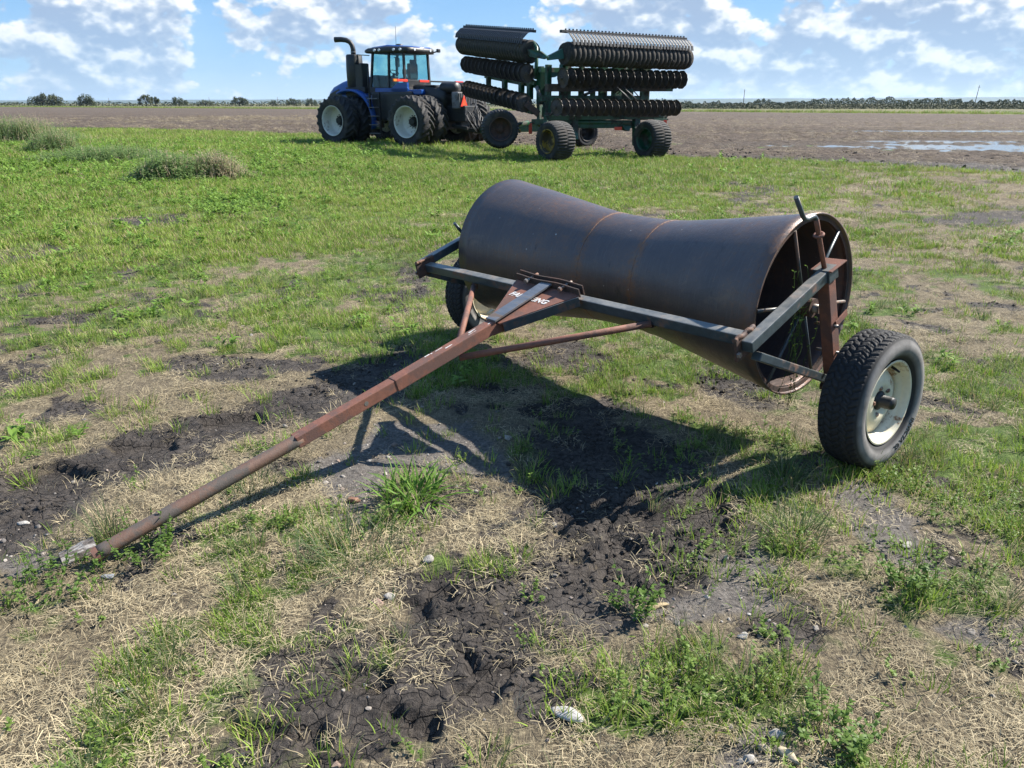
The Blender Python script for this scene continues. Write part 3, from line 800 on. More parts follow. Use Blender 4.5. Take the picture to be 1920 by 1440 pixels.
ex_ = np.abs(rng.normal(0, 4.5, 5000)) + .1; sx_ = rng.uniform(20, 110, 5000); eb = np.interp(sx_, fb_s, fb_t) + ex_
bx_, by_ = FO[0] + FS[0] * sx_ + FN[0] * eb, FO[1] + FS[1] * sx_ + FN[1] * eb
kk = puddle_mask(bx_, by_) < .12; bx_, by_ = bx_[kk], by_[kk]
cover("field_clods", np.stack([bx_, by_, np.full(len(bx_), .05)], 1), P_CLOD, 6, np.clip(np.exp(rng.normal(-3.5, .5, len(bx_))), .01, .07), rng.random(len(bx_)), .5)
cover("soil_clods", pts3(x, y, .0), P_CLOD, 6, np.clip(np.exp(rng.normal(-5.15, .60, len(x))), .001, .015), rng.random(len(x)), .5)
x, y = sample(1.3, 7.5, 700); _, m, b = zones(x, y); x, y = keep(x, y, b * .62 + m * .05 + .014)
cover("gravel", pts3(x, y, .001), P_PEB, 6, np.clip(np.exp(rng.normal(-5.25, .50, len(x))), .0015, .016), rng.random(len(x)), .3)
# ================================================================== LAND ROLLER
drumm, nt, p, o = new_mat("drum_steel")
v = OBJV(nt)
mpx = N(nt, 'ShaderNodeMapping', inp={0: v}); mpx.inputs['Scale'].default_value = (3.2, 1.2, 1.2)
n1, n2, n3 = NOISE(nt, v, 3.2, 8, .62, .3), NOISE(nt, v, 38, 6, .7), NOISE(nt, v, 170, 4, .7)
mp2 = N(nt, 'ShaderNodeMapping', inp={0: v}); mp2.inputs['Scale'].default_value = (160, 9, 9)
scr = NOISE(nt, mp2.outputs[0], 1, 4, .6)                               # scuffs round the drum
col = MIX(nt, MAPR(nt, n1, .35, .65), (.082, .070, .072), (.122, .092, .082))
col = MIX(nt, MAPR(nt, M(nt, 'ADD', M(nt, 'MULTIPLY', n1, .45), M(nt, 'MULTIPLY', n2, .6)), .55, .69), col, (.165, .098, .070))
col = MIX(nt, M(nt, 'MULTIPLY', MAPR(nt, scr, .55, .72), .45), col, (.15, .135, .13))
sx = N(nt, 'ShaderNodeSeparateXYZ', inp={0: v}).outputs[0]
for sa in (-.14, .26):                                                   # rust runs along the weld seams
    d_ = M(nt, 'ABSOLUTE', M(nt, 'SUBTRACT', sx, sa))
    rr_ = M(nt, 'MULTIPLY', MAPR(nt, d_, .0, .05, 1, 0), MAPR(nt, n2, .40, .60))
    col = MIX(nt, M(nt, 'MULTIPLY', rr_, .9), col, (.21, .095, .042))
e_ = M(nt, 'MULTIPLY', MAPR(nt, M(nt, 'ABSOLUTE', sx), 1.0, 1.09), MAPR(nt, n2, .42, .62))
col = MIX(nt, M(nt, 'MULTIPLY', e_, .6), col, (.17, .085, .05))
nm_ = NOISE(nt, v, 5.5, 7, .68, .6); nq_ = NOISE(nt, mpx.outputs[0], 7, 5, .6)
col = MIX(nt, M(nt, 'MULTIPLY', MAPR(nt, nm_, .58, .70), .55), col, (.175, .125, .095))          # dried mud film
col = MIX(nt, M(nt, 'MULTIPLY', MAPR(nt, nq_, .62, .74), .6), col, (.030, .028, .032))            # darker handling stains
vs_ = nt.nodes.new('ShaderNodeTexVoronoi'); vs_.inputs['Scale'].default_value = 9; nt.links.new(v, vs_.inputs['Vector'])
col = MIX(nt, M(nt, 'MULTIPLY', M(nt, 'LESS_THAN', vs_.outputs['Distance'], .045), MAPR(nt, n2, .45, .6)), col, (.40, .37, .34))   # chips and droppings
setp(nt, p, Base_Color=col, Metallic=.45, Roughness=MAPR(nt, n2, .3, .7, .30, .48))
BUMP(nt, p, M(nt, 'ADD', M(nt, 'MULTIPLY', n3, .5), M(nt, 'ADD', n2, M(nt, 'MULTIPLY', scr, .4))), .32, .004)

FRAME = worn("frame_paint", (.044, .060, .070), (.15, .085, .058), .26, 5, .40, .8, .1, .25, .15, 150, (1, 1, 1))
nt = FRAME.node_tree; p = [q for q in nt.nodes if q.type == 'BSDF_PRINCIPLED'][0]     # dust and bleaching, plus the sunlit look of upward faces painted in paler
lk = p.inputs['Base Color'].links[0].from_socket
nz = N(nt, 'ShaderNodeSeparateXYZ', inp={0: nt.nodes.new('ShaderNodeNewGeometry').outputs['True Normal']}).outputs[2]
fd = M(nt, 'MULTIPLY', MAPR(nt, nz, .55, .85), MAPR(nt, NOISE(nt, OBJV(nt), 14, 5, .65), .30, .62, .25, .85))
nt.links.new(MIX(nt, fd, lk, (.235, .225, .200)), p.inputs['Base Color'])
RUST = worn("rusty_steel", (.190, .078, .050), (.120, .062, .048), .5, 7, .72, .85, .05, .22, .3, 180)
RUSTD = worn("dark_rust", (.085, .044, .032), (.05, .034, .028), .5, 9, .8, .85, .05, .3, .4, 140)
STEEL = worn("bare_steel", (.19, .20, .215), (.13, .095, .075), .30, 6, .38, .7, .55, .2, .2, 120, (.25, 1, 1))
PIPE = worn("weathered_pipe", (.145, .085, .060), (.085, .070, .060), .55, 9, .62, .8, .15, .2, .25, 160)
RUBBER = worn("tyre_rubber", (.016, .016, .017), (.040, .037, .034), .35, 7, .72, .9, 0, .25, .25, 200)
RIMW = worn("cream_rim", (.62, .565, .42), (.24, .12, .055), .06, 9, .45, .8, 0, .06, .1, 90)
BLACKM = worn("black_iron", (.014, .015, .016), None, 0, 8, .5, .5, .2, .2, .2, 90)
BOLT = worn("bolt_steel", (.24, .22, .20), (.16, .08, .05), .5, 20, .45, .8, .6, .2, .2, 120)
WHITEP = worn("white_lettering", (.62, .61, .58), (.34, .24, .19), .34, 60, .6, .8, 0, .05, .05, 120)
WELD = worn("weld_bead", (.17, .085, .05), (.09, .06, .05), .5, 30, .7, .8, .1, .3, .5, 120)

YAW = R(-49.3); RC = (0.7046, 4.4716, 0.0)
roller = tag(empty("land_roller", RC, YAW), "rusty hourglass steel roller on two car tyres with its drawbar on the ground", "land roller")
ZC, DR, HL = .715, .4442, 1.0974
FW = Vector((0, -.964, -.2656)); UP = Vector((0, -.2656, .964))        # the frame leans nose down
AX = (1, 0, 0)
def drum_profile(inset):
    pr = [(-HL, DR), (-1.02, .432), (-.8, .406), (-.55, .374), (-.32, .343), (-.22, .330), (-.14, .3225), (-.05, .319), (.06, .3175), (.17, .319), (.26, .3225), (.34, .330), (.44, .343), (.62, .370), (.85, .406), (1.02, .432), (HL, DR)]
    return [(h, r - inset) for h, r in pr]
mb = MB()
op = drum_profile(0); ip = drum_profile(.009)
mb.lathe((0, 0, ZC), AX, op + ip[::-1], 144, True, closed=True)
drum = mb.build("drum", drumm, roller)
for q in drum.data.vertices:                                              # rolled plate is never quite true
    y_, z_ = q.co.y, q.co.z - ZC; r_ = math.hypot(y_, z_); t_ = math.atan2(z_, y_)
    k_ = 1 + (.0030 * math.sin(2 * t_ + 1.3 + q.co.x * 2) + .0016 * math.sin(5 * t_ + q.co.x * 6) + .0012 * math.sin(9 * t_ - q.co.x * 11))
    q.co.y, q.co.z = y_ * k_, ZC + z_ * k_
for e in (-1, 1):                                                         # stiffening ring inside each open end
    MB().lathe((0, 0, ZC), AX, [(e * 1.085, DR - .008), (e * 1.085, DR - .034), (e * 1.070, DR - .034), (e * 1.070, DR - .009)], 96, False, closed=True).build("end_ring", RUSTD, drum)
    hub = MB().lathe((0, 0, ZC), AX, [(e * 1.03, .0), (e * 1.03, .046), (e * 1.14, .046), (e * 1.14, .0)], 24, False).build("drum_hub", RUSTD, drum)
    for k in range(6):
        q = R(60 * k - 6)
        c_, s_ = math.cos(q), math.sin(q)
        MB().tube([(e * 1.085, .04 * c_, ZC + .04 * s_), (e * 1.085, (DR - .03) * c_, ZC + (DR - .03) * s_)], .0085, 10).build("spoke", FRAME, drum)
for sa in (-.14, .26):
    ra = np.interp(sa, [h for h, _ in op], [r for _, r in op])
    MB().lathe((0, 0, ZC), AX, [(sa - .004, ra - .002), (sa - .002, ra + .0016), (sa + .002, ra + .0016), (sa + .004, ra - .002)], 144, True).build("weld_seam", WELD, drum)
# ---- frame
B0, B1 = Vector((-1.20, -.622, .642)), Vector((1.165, -.622, .690))
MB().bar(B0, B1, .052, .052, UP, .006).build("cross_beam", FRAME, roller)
def side(e):
    s_ = 1 if e > 0 else -1
    zo = 0 if e > 0 else -.030
    x = s_ * 1.222
    c0, c1 = Vector((x, -.680, .676 + zo)), Vector((s_ * 1.205, -.055, .905 + zo))
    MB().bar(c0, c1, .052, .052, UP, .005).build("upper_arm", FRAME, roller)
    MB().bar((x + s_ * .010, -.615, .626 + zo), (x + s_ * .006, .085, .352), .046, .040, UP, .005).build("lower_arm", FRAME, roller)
    # corner flange between beam and arm, with a rough weld along its top
    fl = MB().box((s_ * 1.188, -.640, .672 + zo), (.014, .145, .100), (Vector((1, 0, 0)), -FW, UP), .003).build("corner_flange", RUSTD, roller)
    w = MB(); rw = random.Random(3 + s_)
    pts = [Vector((s_ * 1.186, -.640, .672 + zo)) + UP * .052 - FW * (-.07 + .14 * k / 11) + Vector((rw.uniform(-.004, .004), 0, rw.uniform(-.004, .005))) for k in range(12)]
    w.tube(pts, [.008 + rw.uniform(0, .005) for _ in pts], 8); w.build("weld_bead", WELD, fl)
    MB().lathe(Vector((s_ * 1.197, -.700, .640 + zo)), (s_, 0, 0), [(0, .013), (.012, .013), (.012, .0)], 6, False).build("bolt", BOLT, fl)
    # post: channel of two rusty faces with a lighter outer bar
    t_, b_ = Vector((s_ * 1.200, -.062, .930 + zo)), Vector((s_ * 1.232, .125, .300))
    u_ = (t_ - b_).normalized()
    Xo = Vector((s_, 0, 0)); Xo = (Xo - u_ * Xo.dot(u_)).normalized(); Yo = u_.cross(Xo)
    post = MB().box((t_ + b_) / 2, (.058, .062, (t_ - b_).length), (Xo, Yo, u_), .004).build("post", RUST, roller)
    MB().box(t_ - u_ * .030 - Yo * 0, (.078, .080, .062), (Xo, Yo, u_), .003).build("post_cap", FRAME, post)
    MB().box(t_ + u_ * .006 + Vector((0, .03, 0)), (.105, .135, .007), (Xo, Yo, u_), .002).build("top_plate", RUST, post)
    for k, (uu, ln) in enumerate(((.30, .13), (.445, .13))):
        q0 = t_ - u_ * uu
        MB().tube([q0 - Xo * .075, q0 + Xo * .058], .0075, 10).lathe(q0 + Xo * .050, Xo, [(0, .0135), (.014, .0135), (.014, 0)], 6, False).build("clamp_bolt", BOLT, post)
    MB().bar(t_ - u_ * .29 + Xo * .035 + Yo * .0, t_ - u_ * .245 + Xo * .035 + Vector((0, .11, .0)), .006, .032, u_, .001).build("clamp_strap", RUST, post)
    # axle stub and bearing of the drum
    MB().tube([(s_ * 1.10, 0, ZC), (s_ * 1.17, 0, ZC)], .022, 16).build("drum_axle", BOLT, roller)
    MB().lathe((s_ * 1.15, .105, ZC - .01), AX, [(-.012, .018), (-.012, .044), (.012, .044), (.012, .018)], 20, False, closed=True).build("bearing", RUSTD, post)
    # jack screw with its crank handle
    dz = zo - (0 if s_ > 0 else .34)
    cp = [Vector((s_ * 1.2, -.072, .93)), Vector((s_ * 1.2, -.118, 1.01)), Vector((s_ * 1.2, -.163, 1.088)), Vector((s_ * 1.2, -.188, 1.135)), Vector((s_ * 1.2, -.203, 1.160)), Vector((s_ * 1.2, -.222, 1.174)), Vector((s_ * 1.2, -.247, 1.173)), Vector((s_ * 1.2, -.280, 1.166)), Vector((s_ * 1.2, -.302, 1.170)), Vector((s_ * 1.2, -.322, 1.186)), Vector((s_ * 1.2, -.340, 1.207)), Vector((s_ * 1.2, -.396, 1.270))]
    cp = [q + Vector((0, 0, dz)) for q in cp]
    cr = MB().tube(cp[:5], .0115, 14).build("jack_screw", RUST, roller)
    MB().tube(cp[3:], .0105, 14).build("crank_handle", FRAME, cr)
    q = cp[2]; d_ = (cp[3] - cp[1]).normalized()
    MB().lathe(q, d_, [(-.006, .012), (-.006, .022), (0, .026), (.006, .022), (.006, .012)], 20, True, closed=True).build("stop_collar", RUST, cr)
side(1); side(-1)
# ---- hitch plate and drawbar
d0, d1, d2, d3 = Vector((0, -.690, .702)), Vector((0, -1.055, .578)), Vector((0, -1.66, .404)), Vector((0, -2.168, .262))
tip = Vector((0, -3.0, .040))
DBU = Vector((0, -(d3 - d1).normalized().z, (d3 - d1).normalized().y)); DBU = DBU if DBU.z > 0 else -DBU
HU = (d1 - d0).normalized(); HN = Vector((0, HU.z, -HU.y)); HN = HN if HN.z > 0 else -HN
o_ = d0 + HN * .018
poly = [o_ + Vector((-.245, 0, 0)) - HU * .012, o_ + Vector((.245, 0, 0)) - HU * .012, o_ + HU * .375 + Vector((.045, 0, 0)), o_ + HU * .375 + Vector((-.045, 0, 0))]
plate = MB().prism(poly, -HN * .008).build("hitch_plate", RUST, roller)
for s_ in (-1, 1):                                                        # turned-down blue edges of the plate
    a_, b_ = o_ + Vector((s_ * .243, 0, 0)) - HN * .030, o_ + HU * .36 + Vector((s_ * .048, 0, 0)) - HN * .030
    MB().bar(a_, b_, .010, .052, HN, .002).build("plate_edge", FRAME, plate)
strip = MB().bar(o_ + HN * .019 - HU * .02, o_ + HU * .392 + HN * .019, .074, .012, HN, .002).build("strap_bar", STEEL, roller)
MB().bar(o_ + HN * .006 + HU * .03, o_ + HU * .36 + HN * .006, .05, .010, HN, .001).build("strap_packing", RUSTD, strip)
fl = MB()
def flange(off, hgt, name):
    m_ = MB(); n_ = 9
    for k in range(n_ - 1):
        x0, x1 = -.245 + .49 * k / (n_ - 1), -.245 + .49 * (k + 1) / (n_ - 1)
        w0, w1 = [.006 * math.sin(x * 19) for x in (x0, x1)]
        b0 = o_ - HU * (.014 + off)
        m_.add([b0 + Vector((x0, 0, 0)) - HU * w0 - HN * .012, b0 + Vector((x1, 0, 0)) - HU * w1 - HN * .012, b0 + Vector((x1, 0, 0)) - HU * w1 + HN * hgt, b0 + Vector((x0, 0, 0)) - HU * w0 + HN * hgt,
                b0 + Vector((x0, 0, 0)) - HU * (w0 + .007) - HN * .012, b0 + Vector((x1, 0, 0)) - HU * (w1 + .007) - HN * .012, b0 + Vector((x1, 0, 0)) - HU * (w1 + .007) + HN * hgt, b0 + Vector((x0, 0, 0)) - HU * (w0 + .007) + HN * hgt],
               [(0, 1, 2, 3), (7, 6, 5, 4), (3, 2, 6, 7), (0, 4, 5, 1)] + ([(0, 3, 7, 4)] if k == 0 else []) + ([(1, 5, 6, 2)] if k == n_ - 2 else []))
    return m_.build(name, RUSTD, plate)
flange(.0, .034, "bolt_flange"); flange(.030, .040, "bolt_flange")
for x in (-.13, .13):
    q = o_ + Vector((x, 0, 0)) + HN * .024
    MB().tube([q + HU * .012, q - HU * .075], .008, 10).lathe(q + HU * .008, HU, [(0, .014), (.012, .014), (.012, 0)], 6, False).build("flange_bolt", BOLT, plate)
# lettering on the plate
def text_mesh(s, size, extrude, bold=0.0, shear=0.0):
    cu = bpy.data.curves.new("lettering", 'FONT'); cu.body = s; cu.size = size; cu.extrude = extrude; cu.offset = bold; cu.shear = shear; cu.resolution_u = 3
    ob = bpy.data.objects.new("lettering", cu); COL.objects.link(ob)
    dg = bpy.context.evaluated_depsgraph_get(); me = bpy.data.meshes.new_from_object(ob.evaluated_get(dg))
    bpy.data.objects.remove(ob); bpy.data.curves.remove(cu)
    return me
me = text_mesh("FARM KING", .052, .0008, .0016, .18)
xs_ = [q.co.x for q in me.vertices]; w_ = max(xs_)
for q in me.vertices:
    q.co = o_ + Vector((-.150 + q.co.x * .285 / w_, 0, 0)) + HU * (.135 - q.co.y) + HN * (.0014 + q.co.z)
link("lettering", me, WHITEP, plate)
# box-section drawbar in two lengths and the round pipe that slides into it
MB().bar(d0 + HU * .25 - HN * .035, d1 + (d1 - d0).normalized() * .02 - HN * .01, .052, .056, HN, .004).build("drawbar_root", RUST, roller)
MB().bar(d1 - DBU * .0, d2, .060, .062, DBU, .004).build("drawbar_sleeve", RUST, roller)
mbx = MB(); mbx.bar(d2 - (d3 - d2).normalized() * .02, d3, .054, .056, DBU, .004)
dbar = mbx.build("drawbar", RUST, roller)
MB().lathe(d2 + (d3 - d2) * .32 + Vector((.0268, 0, 0)), AX, [(0, .011), (.001, .011), (.001, 0)], 12, False).build("plug", BOLT, dbar)
pdir = (tip - d3).normalized()
npt = 24; pts = [d3 - pdir * .03 + (tip - d3 + pdir * .03) * (k / npt) for k in range(npt + 1)]
MB().tube(pts, .0285, 26).build("drawbar_pipe", PIPE, roller)
cl = MB().lathe(tip - pdir * .004, pdir, [(-.01, .030), (.012, .031), (.012, .022), (-.01, .022)], 24, False, closed=True).build("pipe_collar", RUST, roller)
# scratches of white paint on the sleeve
ws = MB(); rw = random.Random(5); Xd = (d2 - d1).normalized()
for k in range(9):
    c_ = d1 + (d2 - d1) * rw.choice((.05, .14, .20, .22, .46, .50, .53, .60, .64)) + Vector((rw.uniform(-.022, .018), 0, 0)) + DBU * .0316
    ws.box(c_, (rw.uniform(.012, .05), rw.uniform(.003, .007), .0006), (Xd, Vector((1, 0, 0)), DBU))
tag(ws.build("paint_marks", WHITEP, roller), kind="stuff")
# braces
MB().tube([(.02, -1.285, .462), (.675, -.640, .656)], .017, 12).build("brace", RUST, roller)
MB().tube([(-.02, -1.270, .500), (-.690, -.640, .600)], .017, 12).build("brace", RUST, roller)
for q in ((.675, -.640, .656), (-.690, -.640, .600)):
    MB().lathe(q, (0, 1, .2), [(-.004, .021), (.014, .024), (.014, 0)], 12, True).build("brace_weld", WELD, roller)

# ---- wheels
def side_h(r_, Ro, Wd, Rl, Wl):                                            # half width of the sidewall at a radius
    t = (r_ - Rl) / (Ro - .020 - Rl); t = min(max(t, 0), 1); a = Wl / 2 + (Wd / 2 * .84 - Wl / 2) * t
    return a + (Wd / 2 - (Wl / 2 + Wd / 2 * .84) / 2) * math.sin(math.pi * t) ** .75
def tyre_mesh(name, Ro, Wd, Rl, Wl, nth=540, tread=True):
    """Ro crown radius, Wd section width, Rl bead radius, Wl bead width; axis along X"""
    hw = Wd / 2; tw = hw * .80
    prof = [(-Wl / 2 + .012, Rl - .006), (-Wl / 2, Rl - .001)] + [(-side_h(r_, Ro, Wd, Rl, Wl), r_) for r_ in np.linspace(Rl + .001, Ro - .020, 16)] + [(-tw * 1.02, Ro - .013), (-tw, Ro - .0085)]
    nt_ = 34
    cen = [(-tw + 2 * tw * k / nt_, Ro - .0085 * abs(-1 + 2 * k / nt_) ** 2.6) for k in range(1, nt_)]
    P = prof + cen + [(-h, r) for h, r in prof[::-1]]
    h = np.array([q[0] for q in P]); r = np.array([q[1] for q in P]); m = len(P)
    th = np.linspace(0, 2 * np.pi, nth, endpoint=False)
    H, T = np.meshgrid(h, th); Rr = np.tile(r, (nth, 1))
    npitch = 54
    ph = T * npitch / (2 * np.pi)
    zig = .0055 * (2 * np.abs((ph % 1) * 2 - 1) - 1)
    dep = np.zeros_like(Rr)
    isT = (np.abs(H) <= tw * 1.001) & (Rr > Ro - .03)
    for gpos, gw in ((-.052, .0040), (-.018, .0035), (.018, .0035), (.052, .0040)):
        dep = np.maximum(dep, sstep(gw * 1.15, gw * .55, np.abs(H - gpos - zig * (1 if gpos > 0 else -1))))
    rib = np.digitize(H, [-.052, -.018, .018, .052])
    offs = np.array([0, .5, .25, .75, .3])[rib]; slant = np.array([7, -9, 9, -9, 7])[rib]
    cut = ((ph + offs + H * slant * 2.2) % 1)
    dep = np.maximum(dep, sstep(.13, .07, np.minimum(cut, 1 - cut)) * np.where((rib == 0) | (rib == 4), 1.0, .8))
    sipe = ((ph * 2 + offs + .25 + H * slant * 3) % 1)
    dep = np.maximum(dep, .35 * sstep(.10, .05, np.minimum(sipe, 1 - sipe)))
    Rr = Rr - np.where(isT, dep * .0085, 0)
    V = np.stack([H, Rr * np.cos(T), Rr * np.sin(T)], -1).reshape(-1, 3)
    i = np.arange(nth)[:, None]; k = np.arange(m - 1)[None, :]
    a_ = (i * m + k).ravel(); b_ = (((i + 1) % nth) * m + k).ravel()
    F = np.stack([a_, b_, b_ + 1, a_ + 1], 1)
    return np_mesh(name, V, F, True)
TR, TW = .3282, .212
sidem, nt, p, o = new_mat("tyre_dusty")                                   # rubber with dust on the sidewall
v = OBJV(nt); sp_ = N(nt, 'ShaderNodeSeparateXYZ', inp={0: v})
rad_ = M(nt, 'SQRT', M(nt, 'ADD', M(nt, 'MULTIPLY', sp_.outputs[1], sp_.outputs[1]), M(nt, 'MULTIPLY', sp_.outputs[2], sp_.outputs[2])))
dust = M(nt, 'MULTIPLY', MAPR(nt, M(nt, 'ABSOLUTE', sp_.outputs[0]), .092, .103), MAPR(nt, NOISE(nt, v, 12, 5), .25, .6, .35, 1))
setp(nt, p, Base_Color=MIX(nt, M(nt, 'MULTIPLY', dust, .78), MIX(nt, NOISE(nt, v, 60, 4), (.009, .009, .010), (.019, .018, .018)), (.26, .245, .23)), Roughness=.78)
BUMP(nt, p, NOISE(nt, v, 220, 3), .2, .002)
t_me = tyre_mesh("tyre", TR, TW, .2068, .148)
t_me.materials.append(sidem)
def wheel(e):
    s_ = 1 if e > 0 else -1
    w = empty("wheel", (s_ * 1.452, .070, TR - .004)); w.parent = roller
    w.rotation_euler = (R(14), R(-1.7) * s_, R(-2.5 if s_ > 0 else 1.5) + (0 if s_ > 0 else math.pi))
    ty = link("tyre", t_me, sidem, w)
    # steel rim barrel: lip, bead seat, drop well
    pr = [(.083, .206), (.085, .203), (.082, .1985), (.075, .1965), (.070, .1900), (.052, .1880), (.044, .1850), (.036, .172), (.010, .170), (-.008, .183), (-.060, .187), (-.076, .196), (-.082, .205), (-.079, .206)]
    inn = [(h_, r_ - .004) for h_, r_ in pr[::-1]]
    rim = MB().lathe((0, 0, 0), AX, pr + inn, 160, True, closed=True).build("rim", RIMW, w)
    # wheel disc: a dished plate whose edge leaves four gaps to the barrel
    nth = 96; prof = [(.030, .030), (.032, .052), (.042, .066), (.047, .086), (.040, .112), (.029, .135), (.019, None)]
    V, F = [], []
    for (h_, r_) in prof:
        for k in range(nth):
            q = 2 * math.pi * k / nth
            rr = r_ if r_ is not None else .1560 + .0100 * math.cos(4 * q + .6)
            V.append((h_, rr * math.cos(q), rr * math.sin(q)))
    n_ = len(prof)
    for i in range(n_ - 1):
        for k in range(nth):
            k2 = (k + 1) % nth; F.append((i * nth + k, i * nth + k2, (i + 1) * nth + k2, (i + 1) * nth + k))
    V2 = [(a - .005, b, c) for a, b, c in V]; o2 = len(V)
    F += [tuple(q + o2 for q in f[::-1]) for f in F]
    F += [((n_ - 1) * nth + k, (n_ - 1) * nth + (k + 1) % nth, o2 + (n_ - 1) * nth + (k + 1) % nth, o2 + (n_ - 1) * nth + k) for k in range(nth)]
    link("wheel_disc", np_mesh("wheel_disc", np.array(V + V2), F, True), RIMW, w)
    MB().lathe((0, 0, 0), AX, [(-.09, .030), (.012, .034), (.018, .046), (.038, .046), (.044, .036), (.050, .030), (.095, .030), (.105, .026), (.108, 0)], 36, True).build("hub_cap", BLACKM, w)
    for k in range(5):
        q = R(72 * k + 20)
        MB().lathe((.030, .068 * math.cos(q), .068 * math.sin(q)), AX, [(-.01, .0115), (.016, .0115), (.021, .008), (.021, 0)], 6, False).build("lug_nut", BOLT, w)
    q = R(52); MB().tube([(.040, .166 * math.cos(q), .166 * math.sin(q)), (.064, .158 * math.cos(q), .158 * math.sin(q)), (.082, .150 * math.cos(q), .150 * math.sin(q))], [.007, .006, .0045], 10).build("valve_stem", BLACKM, w)
    # raised name on the sidewall
    if s_ > 0:
        me = text_mesh("INVICTA GL", .031, .0014, .0006)
        xs_ = [q_.co.x for q_ in me.vertices]; wd = max(xs_)
        for q_ in me.vertices:
            rr = .243 + q_.co.y; ang = R(LET0) - (q_.co.x / wd - .5) * LETSPAN
            hx = side_h(rr, TR, TW, .2068, .148) + q_.co.z + .0010
            q_.co = Vector((hx, rr * math.cos(ang), rr * math.sin(ang)))
        link("lettering", me, BLACKM, w)
    MB().tube([(-.26 * 1, 0, 0), (-.05, 0, 0)], .022, 14).build("spindle", RUSTD, w)
LET0, LETSPAN = -52 - 14, R(46)
wheel(1); wheel(-1)
# ================================================================== TRACTOR (local axes: X forward, Y to its left, Z up; origin under the rear axle)
BLUE = worn("tractor_blue", (.010, .070, .29), (.05, .055, .07), .12, 3, .28, .7, 0, .12, .05, 60)
CHAR = worn("charcoal_plastic", (.016, .017, .019), (.05, .045, .04), .25, 4, .5, .85, 0, .25, .15, 60)
GREYM = worn("grey_metal", (.16, .16, .165), (.10, .085, .07), .35, 5, .45, .8, .2, .15, .15, 60)
CREAM = worn("wheel_cream", (.62, .60, .53), (.25, .19, .14), .22, 2.2, .45, .8, 0, .06, .08, 30, (1, 1, 1))
LUGM = worn("lugged_rubber", (.014, .014, .015), (.055, .048, .042), .40, 2.5, .75, .92, 0, .25, .2, 40)
glm, nt, p, o = new_mat("cab_glass")
setp(nt, p, Base_Color=(.72, .86, .88), Roughness=.02); p.inputs['Transmission Weight'].default_value = 0
tb = nt.nodes.new('ShaderNodeBsdfTransparent'); tb.inputs[0].default_value = (.70, .88, .90, 1)
gl = nt.nodes.new('ShaderNodeBsdfGlossy'); gl.inputs['Roughness'].default_value = .02
lw = nt.nodes.new('ShaderNodeLayerWeight'); lw.inputs[0].default_value = .5
rf = M(nt, 'ADD', M(nt, 'MULTIPLY', M(nt, 'POWER', lw.outputs['Facing'], 4.0), .5), .035)
ms = nt.nodes.new('ShaderNodeMixShader'); nt.links.new(rf, ms.inputs[0]); nt.links.new(tb.outputs[0], ms.inputs[1]); nt.links.new(gl.outputs[0], ms.inputs[2]); nt.links.new(ms.outputs[0], o.inputs[0])
LAMP = worn("lamp_lens", (.62, .64, .66), None, 0, 8, .15, .2, .1, .05, .02, 60)
REDM, nt, p, o = new_mat("red_reflector"); setp(nt, p, Base_Color=(.72, .045, .020), Roughness=.25)
ORNG, nt, p, o = new_mat("orange_reflector"); setp(nt, p, Base_Color=(.85, .22, .02), Roughness=.25)
SMVO, nt, p, o = new_mat("sign_red_orange"); setp(nt, p, Base_Color=(.80, .085, .020), Roughness=.4)
SEATM = worn("seat_fabric", (.03, .032, .036), None, 0, 8, .85, .9, 0, .2, .2, 90)

def lug_tyre_mesh(name, Ro, Wd, Rl, nl, depth, nth=None, straight=False):
    hw = Wd / 2
    prof = [(-hw * .80, Rl - .02), (-hw * .86, Rl), (-hw * .93, Rl + (Ro - Rl) * .25), (-hw, Rl + (Ro - Rl) * .5), (-hw * .985, Rl + (Ro - Rl) * .72)]
    nc = 22
    cen = [(-hw * .95 + 2 * hw * .95 * k / nc, Ro - .045 * abs(-1 + 2 * k / nc) ** 2.5) for k in range(nc + 1)]
    P = prof + cen + [(-h, r) for h, r in prof[::-1]]
    h = np.array([q[0] for q in P]); r = np.array([q[1] for q in P]); m = len(P)
    nth = nth or nl * 14
    th = np.linspace(0, 2 * np.pi, nth, endpoint=False); H, T = np.meshgrid(h, th); Rr = np.tile(r, (nth, 1))
    ph = T * nl / (2 * np.pi); u = np.abs(H) / hw
    if straight:
        d = ((ph + .25 * np.sign(H) * (u > .02) + u * .10) % 1); lug = sstep(.24, .34, d) * (1 - sstep(.74, .84, d))
    else:
        d = ((ph + np.where(H > 0, .5, 0) + u * 1.05) % 1); lug = sstep(.16, .22, d) * (1 - sstep(.50, .56, d)) * np.where(u < .06, .6, 1)
    tr = (Rr > Rl + (Ro - Rl) * .70)
    Rr = Rr - np.where(tr, (1 - lug) * depth, 0)
    V = np.stack([H, Rr * np.cos(T), Rr * np.sin(T)], -1).reshape(-1, 3)
    i = np.arange(nth)[:, None]; k = np.arange(m - 1)[None, :]
    a_ = (i * m + k).ravel(); b_ = (((i + 1) % nth) * m + k).ravel()
    return np_mesh(name, V, np.stack([a_, b_, b_ + 1, a_ + 1], 1), True)
TB = Vector((-2.86, 33.55, 0))
TAZ = R(-57)
tractor = tag(empty("tractor", TB, math.pi / 2 - TAZ), "big blue tractor with dual cream wheels and black exhaust parked at the field edge", "tractor")
TRo, TWd, TRl = .985, .68, .575
WB = 3.95
tt_me = lug_tyre_mesh("tyre", TRo, TWd, TRl, 20, .065)
tt_me.materials.append(LUGM)
